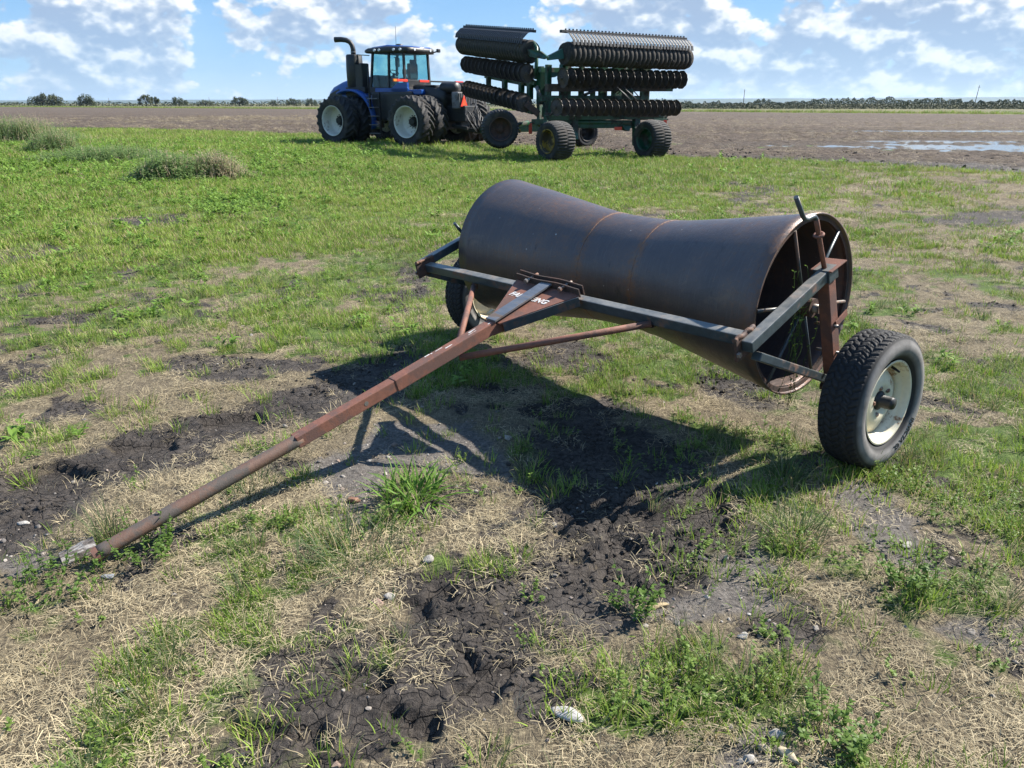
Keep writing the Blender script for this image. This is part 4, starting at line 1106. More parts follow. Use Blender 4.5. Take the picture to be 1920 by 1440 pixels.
def rim_mesh():
    mb = MB()
    pr = [(.335, .60), (.345, .592), (.335, .575), (.30, .560), (.20, .545), (.06, .535), (-.10, .54), (-.14, .50), (-.16, .30), (-.17, .17)]
    mb.lathe((0, 0, 0), AX, pr + [(h - .012, r - .0 if r < .5 else r + .0) for h, r in pr[::-1]][:0], 48, True)
    return mb.mesh("rim")
rim_me = rim_mesh(); rim_me.materials.append(CREAM)
hub_me = MB().lathe((0, 0, 0), AX, [(-.30, .20), (-.15, .20), (-.14, .185), (-.10, .15), (-.02, .14), (.0, .11), (0, 0)], 24, False).mesh("hub"); hub_me.materials.append(BLACKM)
nut_me = MB().lathe((0, 0, 0), AX, [(-.02, .022), (.025, .022), (.025, 0)], 6, False).mesh("wheel_nut"); nut_me.materials.append(BLACKM)
first = None
for xw in (0, WB):
    for yw in (1.98, 1.10, -1.10, -1.98):
        s_ = 1 if yw > 0 else -1
        w = empty("wheel", (xw, yw, TRo - .03)); w.parent = tractor
        w.rotation_euler = (rng.uniform(0, 1), 0, s_ * math.pi / 2)
        link("tyre", tt_me, LUGM, w)
        link("rim", rim_me, CREAM, w)
        if abs(yw) > 1.5:
            link("hub", hub_me, BLACKM, w)
            for k in range(12):
                q = 2 * math.pi * k / 12
                link("wheel_nut", nut_me, BLACKM, w, (-.155, .235 * math.cos(q), .235 * math.sin(q)))
OX, ZK = 0.0, .86                                                          # how far forward the present group of parts sits
def shift(mb):
    mb.v = [(q[0] + OX, q[1], q[2] if q[2] < 2.2 else 2.2 + (q[2] - 2.2) * ZK) for q in mb.v]; return mb
def T(name, mb, mat, parent=None): return shift(mb).build(name, mat, parent or tractor)
for xw in (0, WB):
    T("axle", MB().tube([(xw, -1.75, 1.0), (xw, 1.75, 1.0)], .16, 20).box((xw, 0, 1.0), (.8, .9, .75), None, .05), CHAR)
T("front_frame", MB().box((3.3, 0, 1.25), (3.6, .95, .55), None, .04).box((5.0, 0, 1.2), (.35, 1.1, .5), None, .05), CHAR)
T("rear_frame", MB().box((-.1, 0, 1.25), (2.8, .9, .60), None, .04), CHAR)
T("articulation_joint", MB().box((1.45, 0, 1.15), (.6, .5, .7), None, .05).tube([(1.45, 0, .75), (1.45, 0, 1.6)], .14, 16), CHAR)
# hood: lofted sections, blue with a black nose and side grille
def loft(sections, name, mat, parent=None, close=True):
    V, F = [], []; n = len(sections[0])
    for s_ in sections: V += [tuple(q) for q in s_]
    for i in range(len(sections) - 1):
        for k in range(n):
            k2 = (k + 1) % n; F.append((i * n + k, i * n + k2, (i + 1) * n + k2, (i + 1) * n + k))
    if close: F += [tuple(range(n - 1, -1, -1)), tuple((len(sections) - 1) * n + k for k in range(n))]
    return shift(MB().add(V, F, True)).build(name, mat, parent or tractor)
OX = .80
def hsec(x, w, zb, zt):
    return [(x, -w, zb), (x, -w, zt - .22), (x, -w * .88, zt - .08), (x, -w * .55, zt), (x, w * .55, zt), (x, w * .88, zt - .08), (x, w, zt - .22), (x, w, zb)]
hood = loft([hsec(2.85, .62, 1.5, 2.78), hsec(3.5, .62, 1.5, 2.74), hsec(4.2, .60, 1.5, 2.60), hsec(4.75, .56, 1.5, 2.38), hsec(5.05, .50, 1.45, 2.16)], "hood", BLUE)
loft([hsec(5.052, .495, 1.40, 2.13), hsec(5.22, .46, 1.40, 1.98), hsec(5.30, .38, 1.45, 1.78)], "grille", CHAR, hood)
for s_ in (-1, 1):
    T("side_grille", MB().prism([(4.95, s_ * .545, 1.52), (4.95, s_ * .53, 2.02), (4.35, s_ * .585, 2.22), (3.9, s_ * .607, 1.52)], (0, s_ * .035, 0)), CHAR, hood)
    T("headlight", MB().box((5.245, s_ * .30, 1.86), (.06, .22, .09), None, .02), LAMP, hood)
    T("hood_stripe", MB().prism([(4.25, s_ * .603, 1.98), (4.22, s_ * .603, 2.03), (3.2, s_ * .622, 2.20), (3.2, s_ * .622, 2.15)], (0, s_ * .012, 0)), WHITEP, hood)
OX = .66
# exhaust and air-cleaner tower at the left front of the cab
tow = T("exhaust_canister", MB().lathe((3.42, .66, 0), (0, 0, 1), [(2.28, .30), (2.32, .345), (3.05, .355), (3.72, .335), (3.78, .30), (3.78, 0)], 28, True), CHAR)
T("exhaust_pipe", MB().tube([(3.44, .66, 3.7), (3.44, .66, 4.02), (3.47, .68, 4.2), (3.54, .72, 4.34), (3.68, .80, 4.43), (3.86, .90, 4.46), (4.10, 1.03, 4.45)], [.105, .10, .10, .105, .115, .12, .125], 18), CHAR, tow)
T("pipe_clamp", MB().lathe((3.44, .66, 3.86), (0, 0, 1), [(0, .108), (.05, .115), (.06, .108)], 18, True), GREYM, tow)
T("air_cleaner_box", MB().box((2.98, .70, 2.80), (.42, .46, 1.15), None, .06), CHAR)
T("tower_bracket", MB().box((3.2, .70, 2.12), (1.1, .50, .35), None, .03), CHAR)
OX = .10
# front fender: a blue band sweeping down behind the front duals
def band(pts, y0, y1, th, name, mat, parent=None):
    V, F = [], []; n = len(pts)
    for (x, z) in pts: V += [(x, y0, z), (x, y1, z), (x, y1, z - th), (x, y0, z - th)]
    for i in range(n - 1):
        for k in range(4):
            k2 = (k + 1) % 4; F.append((i * 4 + k, i * 4 + k2, i * 4 + 4 + k2, i * 4 + 4 + k))
    F += [(3, 2, 1, 0), tuple((n - 1) * 4 + k for k in range(4))]
    return shift(MB().add(V, F, True)).build(name, mat, parent or tractor)
arc = [(WB + 1.25 * math.cos(q), 1.0 + 1.20 * math.sin(q)) for q in [R(62 + 132 * k / 20) for k in range(21)]]
arc = [(x + (0 if x > WB else -.10), z) for x, z in arc]
for s_ in (-1, 1):
    band(arc, s_ * .72, s_ * 1.30, .09, "fender", BLUE)
OX = .38
# ladder and left tank
lad = T("ladder", MB().box((2.42, 1.22, 1.2), (.05, .10, 1.7), None, .01).box((1.90, 1.22, 1.2), (.05, .10, 1.7), None, .01), CHAR)
for k in range(5):
    T("ladder_step", MB().box((2.16, 1.26, .46 + .34 * k), (.52, .22, .035), None, .01), GREYM, lad)
T("fuel_tank", MB().box((1.45, .70, 1.52), (2.2, .62, 1.15), None, .10), CHAR)
T("handrail", MB().tube([(2.48, 1.18, 1.7), (2.55, 1.14, 2.5), (2.62, 1.02, 3.2)], .02, 8), CHAR)
# ---- cab
OX = .50
cabf = T("cab_floor", MB().box((1.68, 0, 2.12), (1.95, 1.72, .34), None, .06), CHAR)
T("cab_sill", MB().box((1.35, .90, 2.10), (1.75, .12, .26), None, .04).prism([(.5, .84, 2.0), (.5, .84, 2.46), (1.0, .84, 2.46), (1.35, .84, 2.2), (1.35, .84, 2.0)], (0, .12, 0)), BLUE, cabf)
zt, zb = 3.80, 2.26
pil = {"fl": ((2.58, .80, zb), (2.42, .76, zt)), "fr": ((2.58, -.80, zb), (2.42, -.76, zt)), "ml": ((1.52, .87, zb), (1.50, .82, zt)), "mr": ((1.52, -.87, zb), (1.50, -.82, zt)), "rl": ((.74, .80, zb), (.78, .76, zt)), "rr": ((.74, -.80, zb), (.78, -.76, zt))}
for k, (a_, b_) in pil.items():
    T("cab_pillar", MB().bar(a_, b_, .085, .10, (0, 1, 0), .02), CHAR)
def pane(q, name="window_pane"):
    q = [Vector(p) for p in q]; n_ = (q[1] - q[0]).cross(q[2] - q[1]).normalized()
    return T(name, MB().prism([p - n_ * .004 for p in q], n_ * .008), glm)
for s_, a_, m_, r_ in ((1, "fl", "ml", "rl"), (-1, "fr", "mr", "rr")):
    for u_, v_ in ((a_, m_), (m_, r_)):
        pane([pil[u_][0], pil[v_][0], pil[v_][1], pil[u_][1]])
pane([pil["fl"][0], pil["fr"][0], pil["fr"][1], pil["fl"][1]], "windscreen"); pane([pil["rl"][0], pil["rr"][0], pil["rr"][1], pil["rl"][1]], "rear_window")
T("rear_panel", MB().box((.735, 0, 2.42), (.06, 1.60, .34), None, .02), CHAR)
def rsec(x, w, zb_, zt_): return [(x, -w, zb_), (x, -w, zt_ - .06), (x, -w * .9, zt_), (x, w * .9, zt_), (x, w, zt_ - .06), (x, w, zb_)]
roof = loft([rsec(.42, .72, 3.80, 3.97), rsec(.55, .90, 3.76, 4.02), rsec(1.6, .97, 3.76, 4.06), rsec(2.6, .92, 3.78, 4.02), rsec(2.85, .78, 3.84, 3.98)], "cab_roof", CHAR)
loft([rsec(.50, .66, 3.975, 4.05), rsec(1.6, .86, 4.02, 4.13), rsec(2.55, .72, 3.98, 4.07)], "roof_cover", BLUE, roof)
for (x_, y_) in ((2.1, .99), (1.85, .99), (1.1, .97), (.78, .94), (.44, .5), (.44, -.5), (2.86, .5), (2.86, -.5)):
    T("work_light", MB().lathe((x_, y_, 3.90), (0, 1, 0) if abs(y_) > .9 else ((1 if x_ > 1.5 else -1), 0, 0), [(-.03, .05), (.03, .06), (.045, .055), (.045, 0)], 14, False), LAMP, roof)
T("roof_beacon", MB().lathe((1.55, .1, 4.11), (0, 0, 1), [(0, .16), (.07, .15), (.10, .08), (.10, 0)], 18, True), CHAR, roof)
T("antenna", MB().tube([(1.5, .35, 4.08), (1.48, .36, 4.95)], .008, 6), CHAR, roof)
for s_ in (1, -1):
    T("mirror", MB().tube([(2.60, s_ * .78, 3.70), (2.85, s_ * 1.25, 3.72)], .02, 8).box((2.88, s_ * 1.28, 3.50), (.07, .24, .42), None, .02), CHAR)
T("rear_light_arm", MB().tube([(.5, -.80, 3.84), (.42, -1.0, 3.90)], .03, 8).box((.40, -1.02, 3.93), (.12, .16, .16), None, .03), CHAR)
T("dashboard", MB().box((2.46, 0, 2.52), (.20, 1.45, .62), None, .06), CHAR)
seat = T("seat", MB().box((1.25, 0, 2.62), (.52, .52, .16), None, .05).box((.98, 0, 2.98), (.16, .52, .70), None, .06).box((.95, 0, 3.40), (.12, .30, .20), None, .04).box((1.25, 0, 2.40), (.3, .3, .3), None, .03), SEATM)
T("armrest", MB().box((1.30, -.36, 2.82), (.48, .14, .10), None, .03), CHAR, seat)
st = T("steering_column", MB().tube([(2.25, 0, 2.2), (1.98, 0, 2.92)], .06, 12).box((2.22, 0, 2.55), (.24, .40, .52), None, .06), CHAR)
wl = MB(); wl.tube([Vector((1.96, 0, 2.96)) + Vector((.10 * math.sin(q), .22 * math.cos(q), .20 * math.sin(q) * .55)) for q in [2 * math.pi * k / 24 for k in range(25)]], .018, 8, False)
T("steering_wheel", wl, CHAR, st)
T("cab_screen", MB().box((1.85, -.55, 3.0), (.06, .30, .24), None, .02).tube([(1.85, -.55, 2.9), (1.8, -.7, 2.6)], .02, 8), CHAR)
OX = .42
# ---- rear half: deck, cowl, tanks, hitch
T("rear_fender", MB().box((.45, .62, 2.06), (1.1, .55, .20), None, .06), BLUE)
loft([[(x, -w, z0), (x, -w, z1 - .1), (x, -w * .7, z1), (x, w * .7, z1), (x, w, z1 - .1), (x, w, z0)] for x, w, z0, z1 in ((.55, .62, 1.6, 2.40), (0, .66, 1.6, 2.36), (-.7, .66, 1.55, 2.24), (-1.0, .60, 1.5, 2.12))], "rear_cowl", CHAR)
T("cowl_vent", MB().box((-.28, .40, 2.335), (.6, .34, .02), None, .005), GREYM)
for y_ in (.30, -.32):
    T("hydraulic_tank", MB().lathe((-.70, y_, 2.22), (-1, 0, 0), [(-.02, 0), (0, .20), (.06, .25), (.70, .25), (.78, .20), (.80, 0)], 22, True), CHAR)
rb = T("rear_weight", MB().box((-1.55, 0, 1.75), (.32, 1.25, .62), None, .04), GREYM)
for k in range(11):
    T("cooling_fin", MB().box((-1.725, -.55 + .11 * k, 1.75), (.03, .035, .54)), GREYM, rb)
smv = T("slow_moving_sign", MB().prism([(-1.80, .59, 1.52), (-1.80, .13, 1.52), (-1.80, .36, 1.95)], (-.012, 0, 0)), REDM)
inn = T("sign_centre", MB().prism([(-1.814, .51, 1.565), (-1.814, .21, 1.565), (-1.814, .36, 1.85)], (-.003, 0, 0)), SMVO, smv)
T("hitch", MB().box((-1.7, 0, .62), (.9, .34, .16), None, .03).box((-1.45, 0, 1.1), (.3, .6, .9), None, .04), CHAR)
T("three_point_arm", MB().bar((-1.3, .5, .8), (-2.1, .55, .7), .09, .12, (0, 0, 1), .02), CHAR)
T("three_point_arm", MB().bar((-1.3, -.5, .8), (-2.1, -.55, .7), .09, .12, (0, 0, 1), .02), CHAR)
hr = random.Random(8)
for k in range(9):
    y_ = -.45 + .11 * k; z_ = 1.15 + hr.uniform(0, .35)
    T("hydraulic_hose", MB().tube([(-1.62, y_, z_ + .1), (-1.85, y_ + hr.uniform(-.1, .1), z_ + .14), (-2.05, y_ + hr.uniform(-.15, .15), z_ - .15), (-2.15, y_ * .6, z_ - .45), (-2.3, y_ * .4, z_ - .65)], .022, 8), CHAR)
bar = T("warning_light_bar", MB().box((.28, -.15, 2.53), (.06, 4.6, .075), None, .01), CHAR)
for y0, y1, m_ in ((1.95, 2.14, ORNG), (1.30, 1.93, REDM), (-.05, .55, REDM), (-2.4, -1.85, REDM)):
    T("bar_reflector", MB().box((.28, (y0 + y1) / 2, 2.53), (.085, y1 - y0, .105), None, .01), m_, bar)

# ================================================================== DISC CULTIVATOR
GREEN = worn("implement_green", (.006, .056, .027), (.030, .028, .022), .40, 2.5, .42, .9, 0, .2, .1, 40)
DISCM = worn("disc_steel", (.042, .033, .028), (.090, .066, .050), .45, 6, .6, .92, .25, .3, .25, 60)
EDGEM = worn("worn_disc_edge", (.17, .15, .135), (.06, .045, .036), .4, 9, .4, .8, .5, .2, .1, 60)
MUDM = worn("caked_mud", (.050, .040, .032), (.085, .068, .052), .5, 5, .95, .95, 0, .3, .6, 30)
ROLLM = worn("packer_rubber", (.022, .020, .019), (.060, .050, .041), .5, 4, .85, .95, 0, .3, .4, 50)
TINEM = worn("scraper_steel", (.026, .027, .031), (.05, .042, .036), .3, 5, .62, .85, .1, .2, .15, 60)
YEL = worn("wheel_yellow", (.30, .20, .025), (.07, .055, .035), .7, 4, .5, .85, 0, .15, .1, 40)
CB = gr(1120, 297); CB.z = 0
cult = tag(empty("disc_cultivator", CB), "folded green disc cultivator with stacked rows of muddy discs and packer rollers on wide tyres", "cultivator")
DK = .962
def atc(px, py, dep): return at(px, py, dep * DK)
def L(p): return Vector(p) - CB
def K(name, mb, mat, parent=None): return mb.build(name, mat, parent or cult)
def disc_mesh():
    V, F = [], []; n = 40
    for (h, rr) in ((.0, .045), (-.012, .10), (-.028, .17), (-.055, None)):
        for k in range(n):
            q = 2 * math.pi * k / n; r_ = rr if rr else .262 - .013 * (1 - abs(math.cos(5 * q)))
            V.append((h, r_ * math.cos(q), r_ * math.sin(q)))
    for i in range(3):
        for k in range(n):
            k2 = (k + 1) % n; F.append((i * n + k, i * n + k2, (i + 1) * n + k2, (i + 1) * n + k))
    o2 = len(V); V += [(x - .008, y, z) for x, y, z in V]
    F += [tuple(q + o2 for q in f[::-1]) for f in F]
    F += [(3 * n + k, o2 + 3 * n + k, o2 + 3 * n + (k + 1) % n, 3 * n + (k + 1) % n) for k in range(n)]
    F = [f[::-1] for f in F]
    m = np_mesh("disc", np.array(V), F, True); m.materials.append(DISCM); m.materials.append(EDGEM)
    for k in range(len(F) - n, len(F)): m.polygons[k].material_index = 1; m.polygons[k].use_smooth = False
    return m
disc_me = disc_mesh()
dh_me = MB().lathe((0, 0, 0), AX, [(-.05, .0), (-.05, .062), (.012, .062), (.026, .05), (.030, .0)], 14, False).mesh("disc_hub"); dh_me.materials.append(DISCM)
def aim(nx, ny, nz=0.0):
    return Vector((nx, ny, nz)).to_track_quat('X', 'Z').to_euler()
def disc_row(a, b, n, nrm, back, beam=True, ext=0.0, seed=0, size=1.0):
    """a row of discs from a to b, each on a curved spring arm from a beam set back along `back` and up"""
    a, b = Vector(a), Vector(b); rr = random.Random(seed); d = (b - a).normalized(); back = Vector(back)
    for k in range(n):
        c = a + (b - a) * (k / (n - 1))
        e = aim(nrm[0] + rr.uniform(-.03, .03), nrm[1] + rr.uniform(-.03, .03), nrm[2] + rr.uniform(-.03, .03))
        dd = link("disc", disc_me, DISCM, cult, L(c), e); dd.scale = (size,) * 3
        link("disc_hub", dh_me, DISCM, dd)
        nv = Vector(nrm).normalized(); h0 = c - nv * .05; bm_ = c + back
        K("disc_arm", MB().tube([L(h0), L(h0 + back * .35 + Vector((0, 0, -.05))), L(h0 + back * .8 + Vector((0, 0, .02))), L(bm_)], .032, 8), DISCM)
    if beam:
        K("tool_beam", MB().bar(L(a + back - d * .1), L(b + back + d * ext), .13, .13, (0, 0, 1), .012), GREEN)
def roller_unit(a, b, rad, nring, tine_up, tine_out, ntine, seed):
    a, b = Vector(a), Vector(b); d = (b - a).normalized(); ln = (b - a).length; w = ln / nring; rr = random.Random(seed)
    ring = MB().lathe((0, 0, 0), AX, [(-w * .48, rad * .86), (-w * .30, rad * .96), (-w * .08, rad), (w * .08, rad), (w * .30, rad * .96), (w * .48, rad * .86)], 40, True).mesh("packer_ring")
    ring.materials.append(ROLLM)
    e = aim(*d)
    for k in range(nring):
        o_ = link("packer_ring", ring, ROLLM, cult, L(a + d * w * (k + .5)), e)
        s_ = rr.uniform(.975, 1.02); o_.scale = (1, s_, s_)
    K("roller_tube", MB().tube([L(a - d * .05), L(b + d * .05)], rad * .87, 32), ROLLM)
    for q, s_ in ((a, -1), (b, 1)):
        K("roller_end", MB().lathe(L(q), d * s_, [(0, rad * .9), (.012, rad * .88), (.02, rad * .45), (.07, rad * .42), (.08, 0)], 28, False), ROLLM)
    # mud packed between the rings
    mud = MB(); 
    for k in range(46):
        t = rr.uniform(.05, .97); q = rr.uniform(.0, math.pi * 2); c = a + d * ln * t
        z = Vector((0, 0, 1)); y = z.cross(d).normalized(); z = d.cross(y)
        cc = c + (y * math.cos(q) + z * math.sin(q)) * rad * .96
        sz = rr.uniform(.03, .075)
        mud.lathe(L(cc), (y * math.cos(q) + z * math.sin(q)), [(-.03, sz), (.015, sz * .8), (.032, sz * .35), (.034, 0)], 7, False)
    tag(K("packed_mud", mud, MUDM), kind="stuff")
    # scraper beam with its comb of curved tines
    tu, to = Vector(tine_up), Vector(tine_out)
    K("scraper_beam", MB().bar(L(a + tu - d * .12), L(b + tu + d * .05), .10, .08, (0, 0, 1), .01), TINEM)
    p0, p1, p2, p3 = tu, tu + to * .55 - Vector((0, 0, .06)), tu * .62 + to * .95, tu * .38 + to * .98
    V, F = [], []; hw = .044
    for i, q in enumerate((p0, p1, p2, p3)):
        V += [q - d * hw, q + d * hw, q + d * hw + to.normalized() * .030, q - d * hw + to.normalized() * .030]
    for i in range(3):
        for k in range(4): F.append((i * 4 + k, i * 4 + (k + 1) % 4, i * 4 + 4 + (k + 1) % 4, i * 4 + 4 + k))
    F += [(3, 2, 1, 0), (12, 13, 14, 15)]
    tm = MB().add(V, F).mesh("scraper_tine"); tm.materials.append(TINEM)
    nut = MB().box(p0 + Vector((0, 0, .058)), (.05, .05, .045)).mesh("tine_bolt"); nut.materials.append(TINEM)
    for k in range(ntine):
        c = a + d * ln * ((k + .5) / ntine)
        o_ = link("scraper_tine", tm, TINEM, cult, L(c)); link("tine_bolt", nut, TINEM, o_)
# right-hand stack, standing across the machine
r0, r1 = atc(1060, 101, 24.0), atc(1286, 110.5, 27.0)
dR = (r1 - r0).normalized(); bkR = Vector((-dR.y, dR.x, 0)).normalized()            # away from the camera
roller_unit(r0, r1, .35, 27, Vector((0, 0, .62)) + bkR * .10, -bkR * .36, 36, 1)
disc_row(atc(1052, 146, 24.1), atc(1275, 149.5, 27.1), 18, (-.84, -.54, 0), bkR * .35 + Vector((0, 0, -.30)), True, 0, 2, 1.13)
disc_row(atc(1041, 201, 23.8), atc(1264, 202.5, 27.0), 19, (-.74, -.67, 0), bkR * .36 + Vector((0, 0, -.30)), True, 0, 3)
def post(px, y0, y1, dep, w, mat, back=.45, name="frame_post", dpt=.12):
    a_, b_ = atc(px, y0, dep) + bkR * back, atc(px, y1, dep) + bkR * back
    b_ = Vector((a_.x, a_.y, b_.z))
    return K(name, MB().bar(L(a_), L(b_), dpt, w, dR, .01), mat)
for px, dep, w in ((1046, 24.0, .18), (1078, 24.4, .40), (1109, 24.9, .16), (1131, 25.2, .14), (1150, 25.5, .30), (1176, 25.9, .38), (1204, 26.2, .12), (1230, 26.5, .36)):
    post(px, 120, 226, dep, w, GREEN)
K("frame_rail", MB().bar(L(atc(1036, 184, 24.0) + bkR * .62), L(atc(1240, 184, 26.8) + bkR * .62), .12, .16, (0, 0, 1), .01), GREEN)
K("frame_rail", MB().bar(L(atc(1036, 130, 24.0) + bkR * .62), L(atc(1240, 131, 26.8) + bkR * .62), .12, .14, (0, 0, 1), .01), GREEN)
K("frame_rail", MB().bar(L(atc(1040, 164, 24.0) + bkR * .40), L(atc(1262, 164.5, 26.9) + bkR * .40), .16, .22, (0, 0, 1), .01), DISCM)
K("frame_rail", MB().bar(L(atc(1040, 216, 24.0) + bkR * .42), L(atc(1250, 215.5, 26.7) + bkR * .42), .16, .14, (0, 0, 1), .01), DISCM)
K("roller_carrier", MB().prism([L(atc(1057, 90, 23.95)), L(atc(1057, 110, 23.95)), L(atc(1030, 113, 23.8)), L(atc(1026.5, 106, 23.8))], bkR * .10), GREEN)
K("roller_carrier", MB().bar(L(atc(1072, 108, 24.2) + bkR * .42), L(atc(1072, 140, 24.2) + bkR * .42), .14, .12, dR, .01), GREEN)
K("roller_carrier", MB().bar(L(atc(1215, 112, 26.1) + bkR * .42), L(atc(1215, 140, 26.1) + bkR * .42), .14, .12, dR, .01), GREEN)
K("hydraulic_cylinder", MB().tube([L(atc(1096, 178, 24.9)), L(atc(1118, 168, 25.2))], .045, 12).tube([L(atc(1118, 168, 25.2)), L(atc(1136, 160, 25.4))], .022, 10), BLACKM)
K("valve_block", MB().box(L(atc(1176, 178, 25.9)), (.34, .2, .34), None, .02), GREEN)
for k in range(7):
    a_ = atc(1150 + 4 * k, 170 + (k % 3) * 3, 25.3 + .1 * k)
    K("hydraulic_hose", MB().tube([L(a_), L(a_ + Vector((.10, -.12, .10))), L(a_ + Vector((.28, -.10, -.06))), L(a_ + Vector((.45, .05, -.20)))], .016, 6), BLACKM)
# left-hand stack, folded along the machine
l0, l1 = atc(869, 83.5, 29.5), atc(996, 97.5, 25.2)
dL = (l1 - l0).normalized(); bkL = Vector((-dL.y, dL.x, 0)).normalized()            # to the right of the row
roller_unit(l0, l1, .35, 27, Vector((0, 0, .60)) + bkL * .10, -bkL * .36, 36, 4)
disc_row(atc(878, 120.5, 29.4), atc(989, 137, 25.0), 15, (.42, -.90, .06), bkL * .30 + Vector((0, 0, -.28)), True, 0, 5, 1.13)
disc_row(atc(880, 166.5, 29.2), atc(984, 192.5, 24.8), 15, (.42, -.90, .08), bkL * .30 + Vector((0, 0, -.28)), True, 0, 6, 1.12)
for px, y0, y1, dep, w in ((899, 112, 166, 28.4, .16), (929, 115, 172, 27.2, .20), (960, 120, 182, 26.1, .20), (976, 122, 186, 25.6, .22), (995, 124, 196, 24.9, .26)):
    a_, b_ = atc(px, y0, dep) + bkL * .35, atc(px, y1, dep) + bkL * .35; b_ = Vector((a_.x, a_.y, b_.z))
    K("frame_post", MB().bar(L(a_), L(b_), .14, w, dL, .01), GREEN)
K("frame_rail", MB().bar(L(atc(885, 142, 29.0) + bkL * .55), L(atc(1000, 165, 24.9) + bkL * .55), .12, .14, (0, 0, 1), .01), GREEN)
K("roller_carrier", MB().prism([L(atc(988, 92, 25.0)), L(atc(992, 106, 25.0)), L(atc(1019, 111, 24.6)), L(atc(1025, 105, 24.6)), L(atc(1012, 95, 24.7))], Vector((.06, .10, 0))), GREEN)
K("roller_carrier", MB().tube([L(atc(1000, 80, 25.1)), L(atc(1006, 90, 25.0)), L(atc(1006, 118, 25.0)), L(atc(1004, 140, 25.0))], .06, 10), GREEN)
K("wing_arm", MB().bar(L(atc(986, 194, 24.8)), L(atc(1010, 214, 24.9)), .16, .20, (0, 0, 1), .02), RUSTD)
# mast between the stacks, main frame, drawbar
K("centre_mast", MB().bar(L(atc(1026, 150, 26.0)), L(atc(1026, 240, 26.0)), .20, .18, dR, .01), GREEN)
K("mast_post", MB().bar(L(atc(1012, 172, 26.4)), L(atc(1012, 236, 26.4)), .16, .14, dR, .01), GREEN)
K("mast_head", MB().prism([L(atc(1028.5, 130, 25.4)), L(atc(1055, 130, 25.4)), L(atc(1052, 139, 25.4)), L(atc(1040, 145, 25.4)), L(atc(1031, 145, 25.4))], bkR * .3), GREEN)
K("mast_link", MB().bar(L(atc(1002, 144, 25.6)), L(atc(1034, 150, 25.6)), .12, .14, (0, 0, 1), .01), GREEN)
K("mast_link", MB().bar(L(atc(1008, 166, 25.8)), L(atc(1030, 174, 25.8)), .12, .14, (0, 0, 1), .01), GREEN)
K("fold_cylinder", MB().tube([L(atc(1006, 162, 25.2)), L(atc(1018, 192, 25.3))], .065, 14), GREYM)
K("fold_cylinder_rod", MB().tube([L(atc(1018, 192, 25.3)), L(atc(1023, 212, 25.4))], .035, 10).box(L(atc(1022, 210, 25.4)), (.2, .2, .3), None, .03), GREEN)
main0, main1 = atc(1075, 234, 25.2), atc(1195, 234, 26.6)
K("main_frame", MB().bar(L(main0), L(main1), .26, .20, (0, 0, 1), .015), GREEN)
K("main_frame_tube", MB().tube([L(atc(1070, 229, 25.0)), L(atc(1190, 230, 26.4))], .075, 14), GREEN)
for px, dep in ((1076, 24.9), (1193, 26.1)):
    K("wheel_arm", MB().bar(L(atc(px, 224, dep)), L(atc(px, 262 if px < 1100 else 272, dep)), .16, .24, dR, .02), GREEN)
db = K("tow_frame", MB().bar(L(atc(1032, 237, 26.2)), L(atc(955, 240, 29.0)), .22, .30, (0, 0, 1), .015).bar(L(atc(1026, 226, 26.2)), L(atc(968, 240, 28.4)), .16, .14, (0, 0, 1), .01), GREEN)
K("tow_tongue", MB().bar(L(atc(958, 241, 28.9)), L(atc(893, 245, 33.0)), .20, .22, (0, 0, 1), .015), GREEN)
K("frame_crossmember", MB().bar(L(atc(1000, 228, 26.6)), L(atc(1080, 228, 25.2)), .18, .16, (0, 0, 1), .01), GREEN)
K("red_reflector", MB().box(L(atc(994.5, 241, 26.6)), (.11, .03, .34), None, .01), REDM, db)
K("warning_disc", MB().lathe(L(atc(974, 246, 27.4)), (0, -1, 0), [(0, .06), (.02, .06), (.02, 0)], 14, False), YEL, db)
K("tail_reflector", MB().box(L(atc(1159, 241, 25.8)), (.24, .04, .10), None, .01), REDM)
K("tail_reflector", MB().box(L(atc(1247, 232, 26.4)), (.10, .05, .22), None, .01), REDM)
K("lower_hitch", MB().prism([L(atc(1168, 236, 26.0)), L(atc(1184, 236, 26.0)), L(atc(1180, 246, 26.0)), L(atc(1172, 244, 26.0))], bkR * .2), GREEN)
K("tail_bar", MB().bar(L(atc(1226, 225, 26.3)), L(atc(1252, 224, 26.6)), .06, .06, (0, 0, 1), .01), GREEN)
# wheels
cw_me = lug_tyre_mesh("tyre", .580, .70, .32, 38, .024, 38 * 10, True); cw_me.materials.append(LUGM)
cr_me = MB().lathe((0, 0, 0), AX, [(.335, .352), (.345, .342), (.33, .325), (.28, .315), (.10, .305), (.06, .29), (.04, .15), (.05, .12), (.10, .11), (.10, 0)], 36, True).mesh("rim")
for nm, c, ax, rm in (("y", gr(1041, 303) + Vector((0, .05, .58)), (-.80, -.60), YEL), ("g", gr(1221, 297.5) + Vector((0, .05, .58)), (-.84, -.54), GREEN), ("d", atc(937, 241.5, 24.6), (.10, -1.0), LUGM), ("f", atc(1092, 248, 31.6), (.55, -.83), LUGM)):
    w = empty("wheel", L(c)); w.parent = cult; w.rotation_euler = aim(ax[0], ax[1])
    if nm == "f": w.location.z = .575
    link("tyre", cw_me, LUGM, w)
    me_ = cr_me.copy(); me_.materials.clear(); me_.materials.append(GREYM if nm == "d" and False else (RUSTD if nm == "d" else rm))
    link("rim", me_, rm, w)
K("gauge_wheel_arm", MB().tube([L(atc(937, 241, 24.9)), L(atc(960, 236, 25.3)), L(atc(990, 230, 25.8))], .07, 12), GREEN)
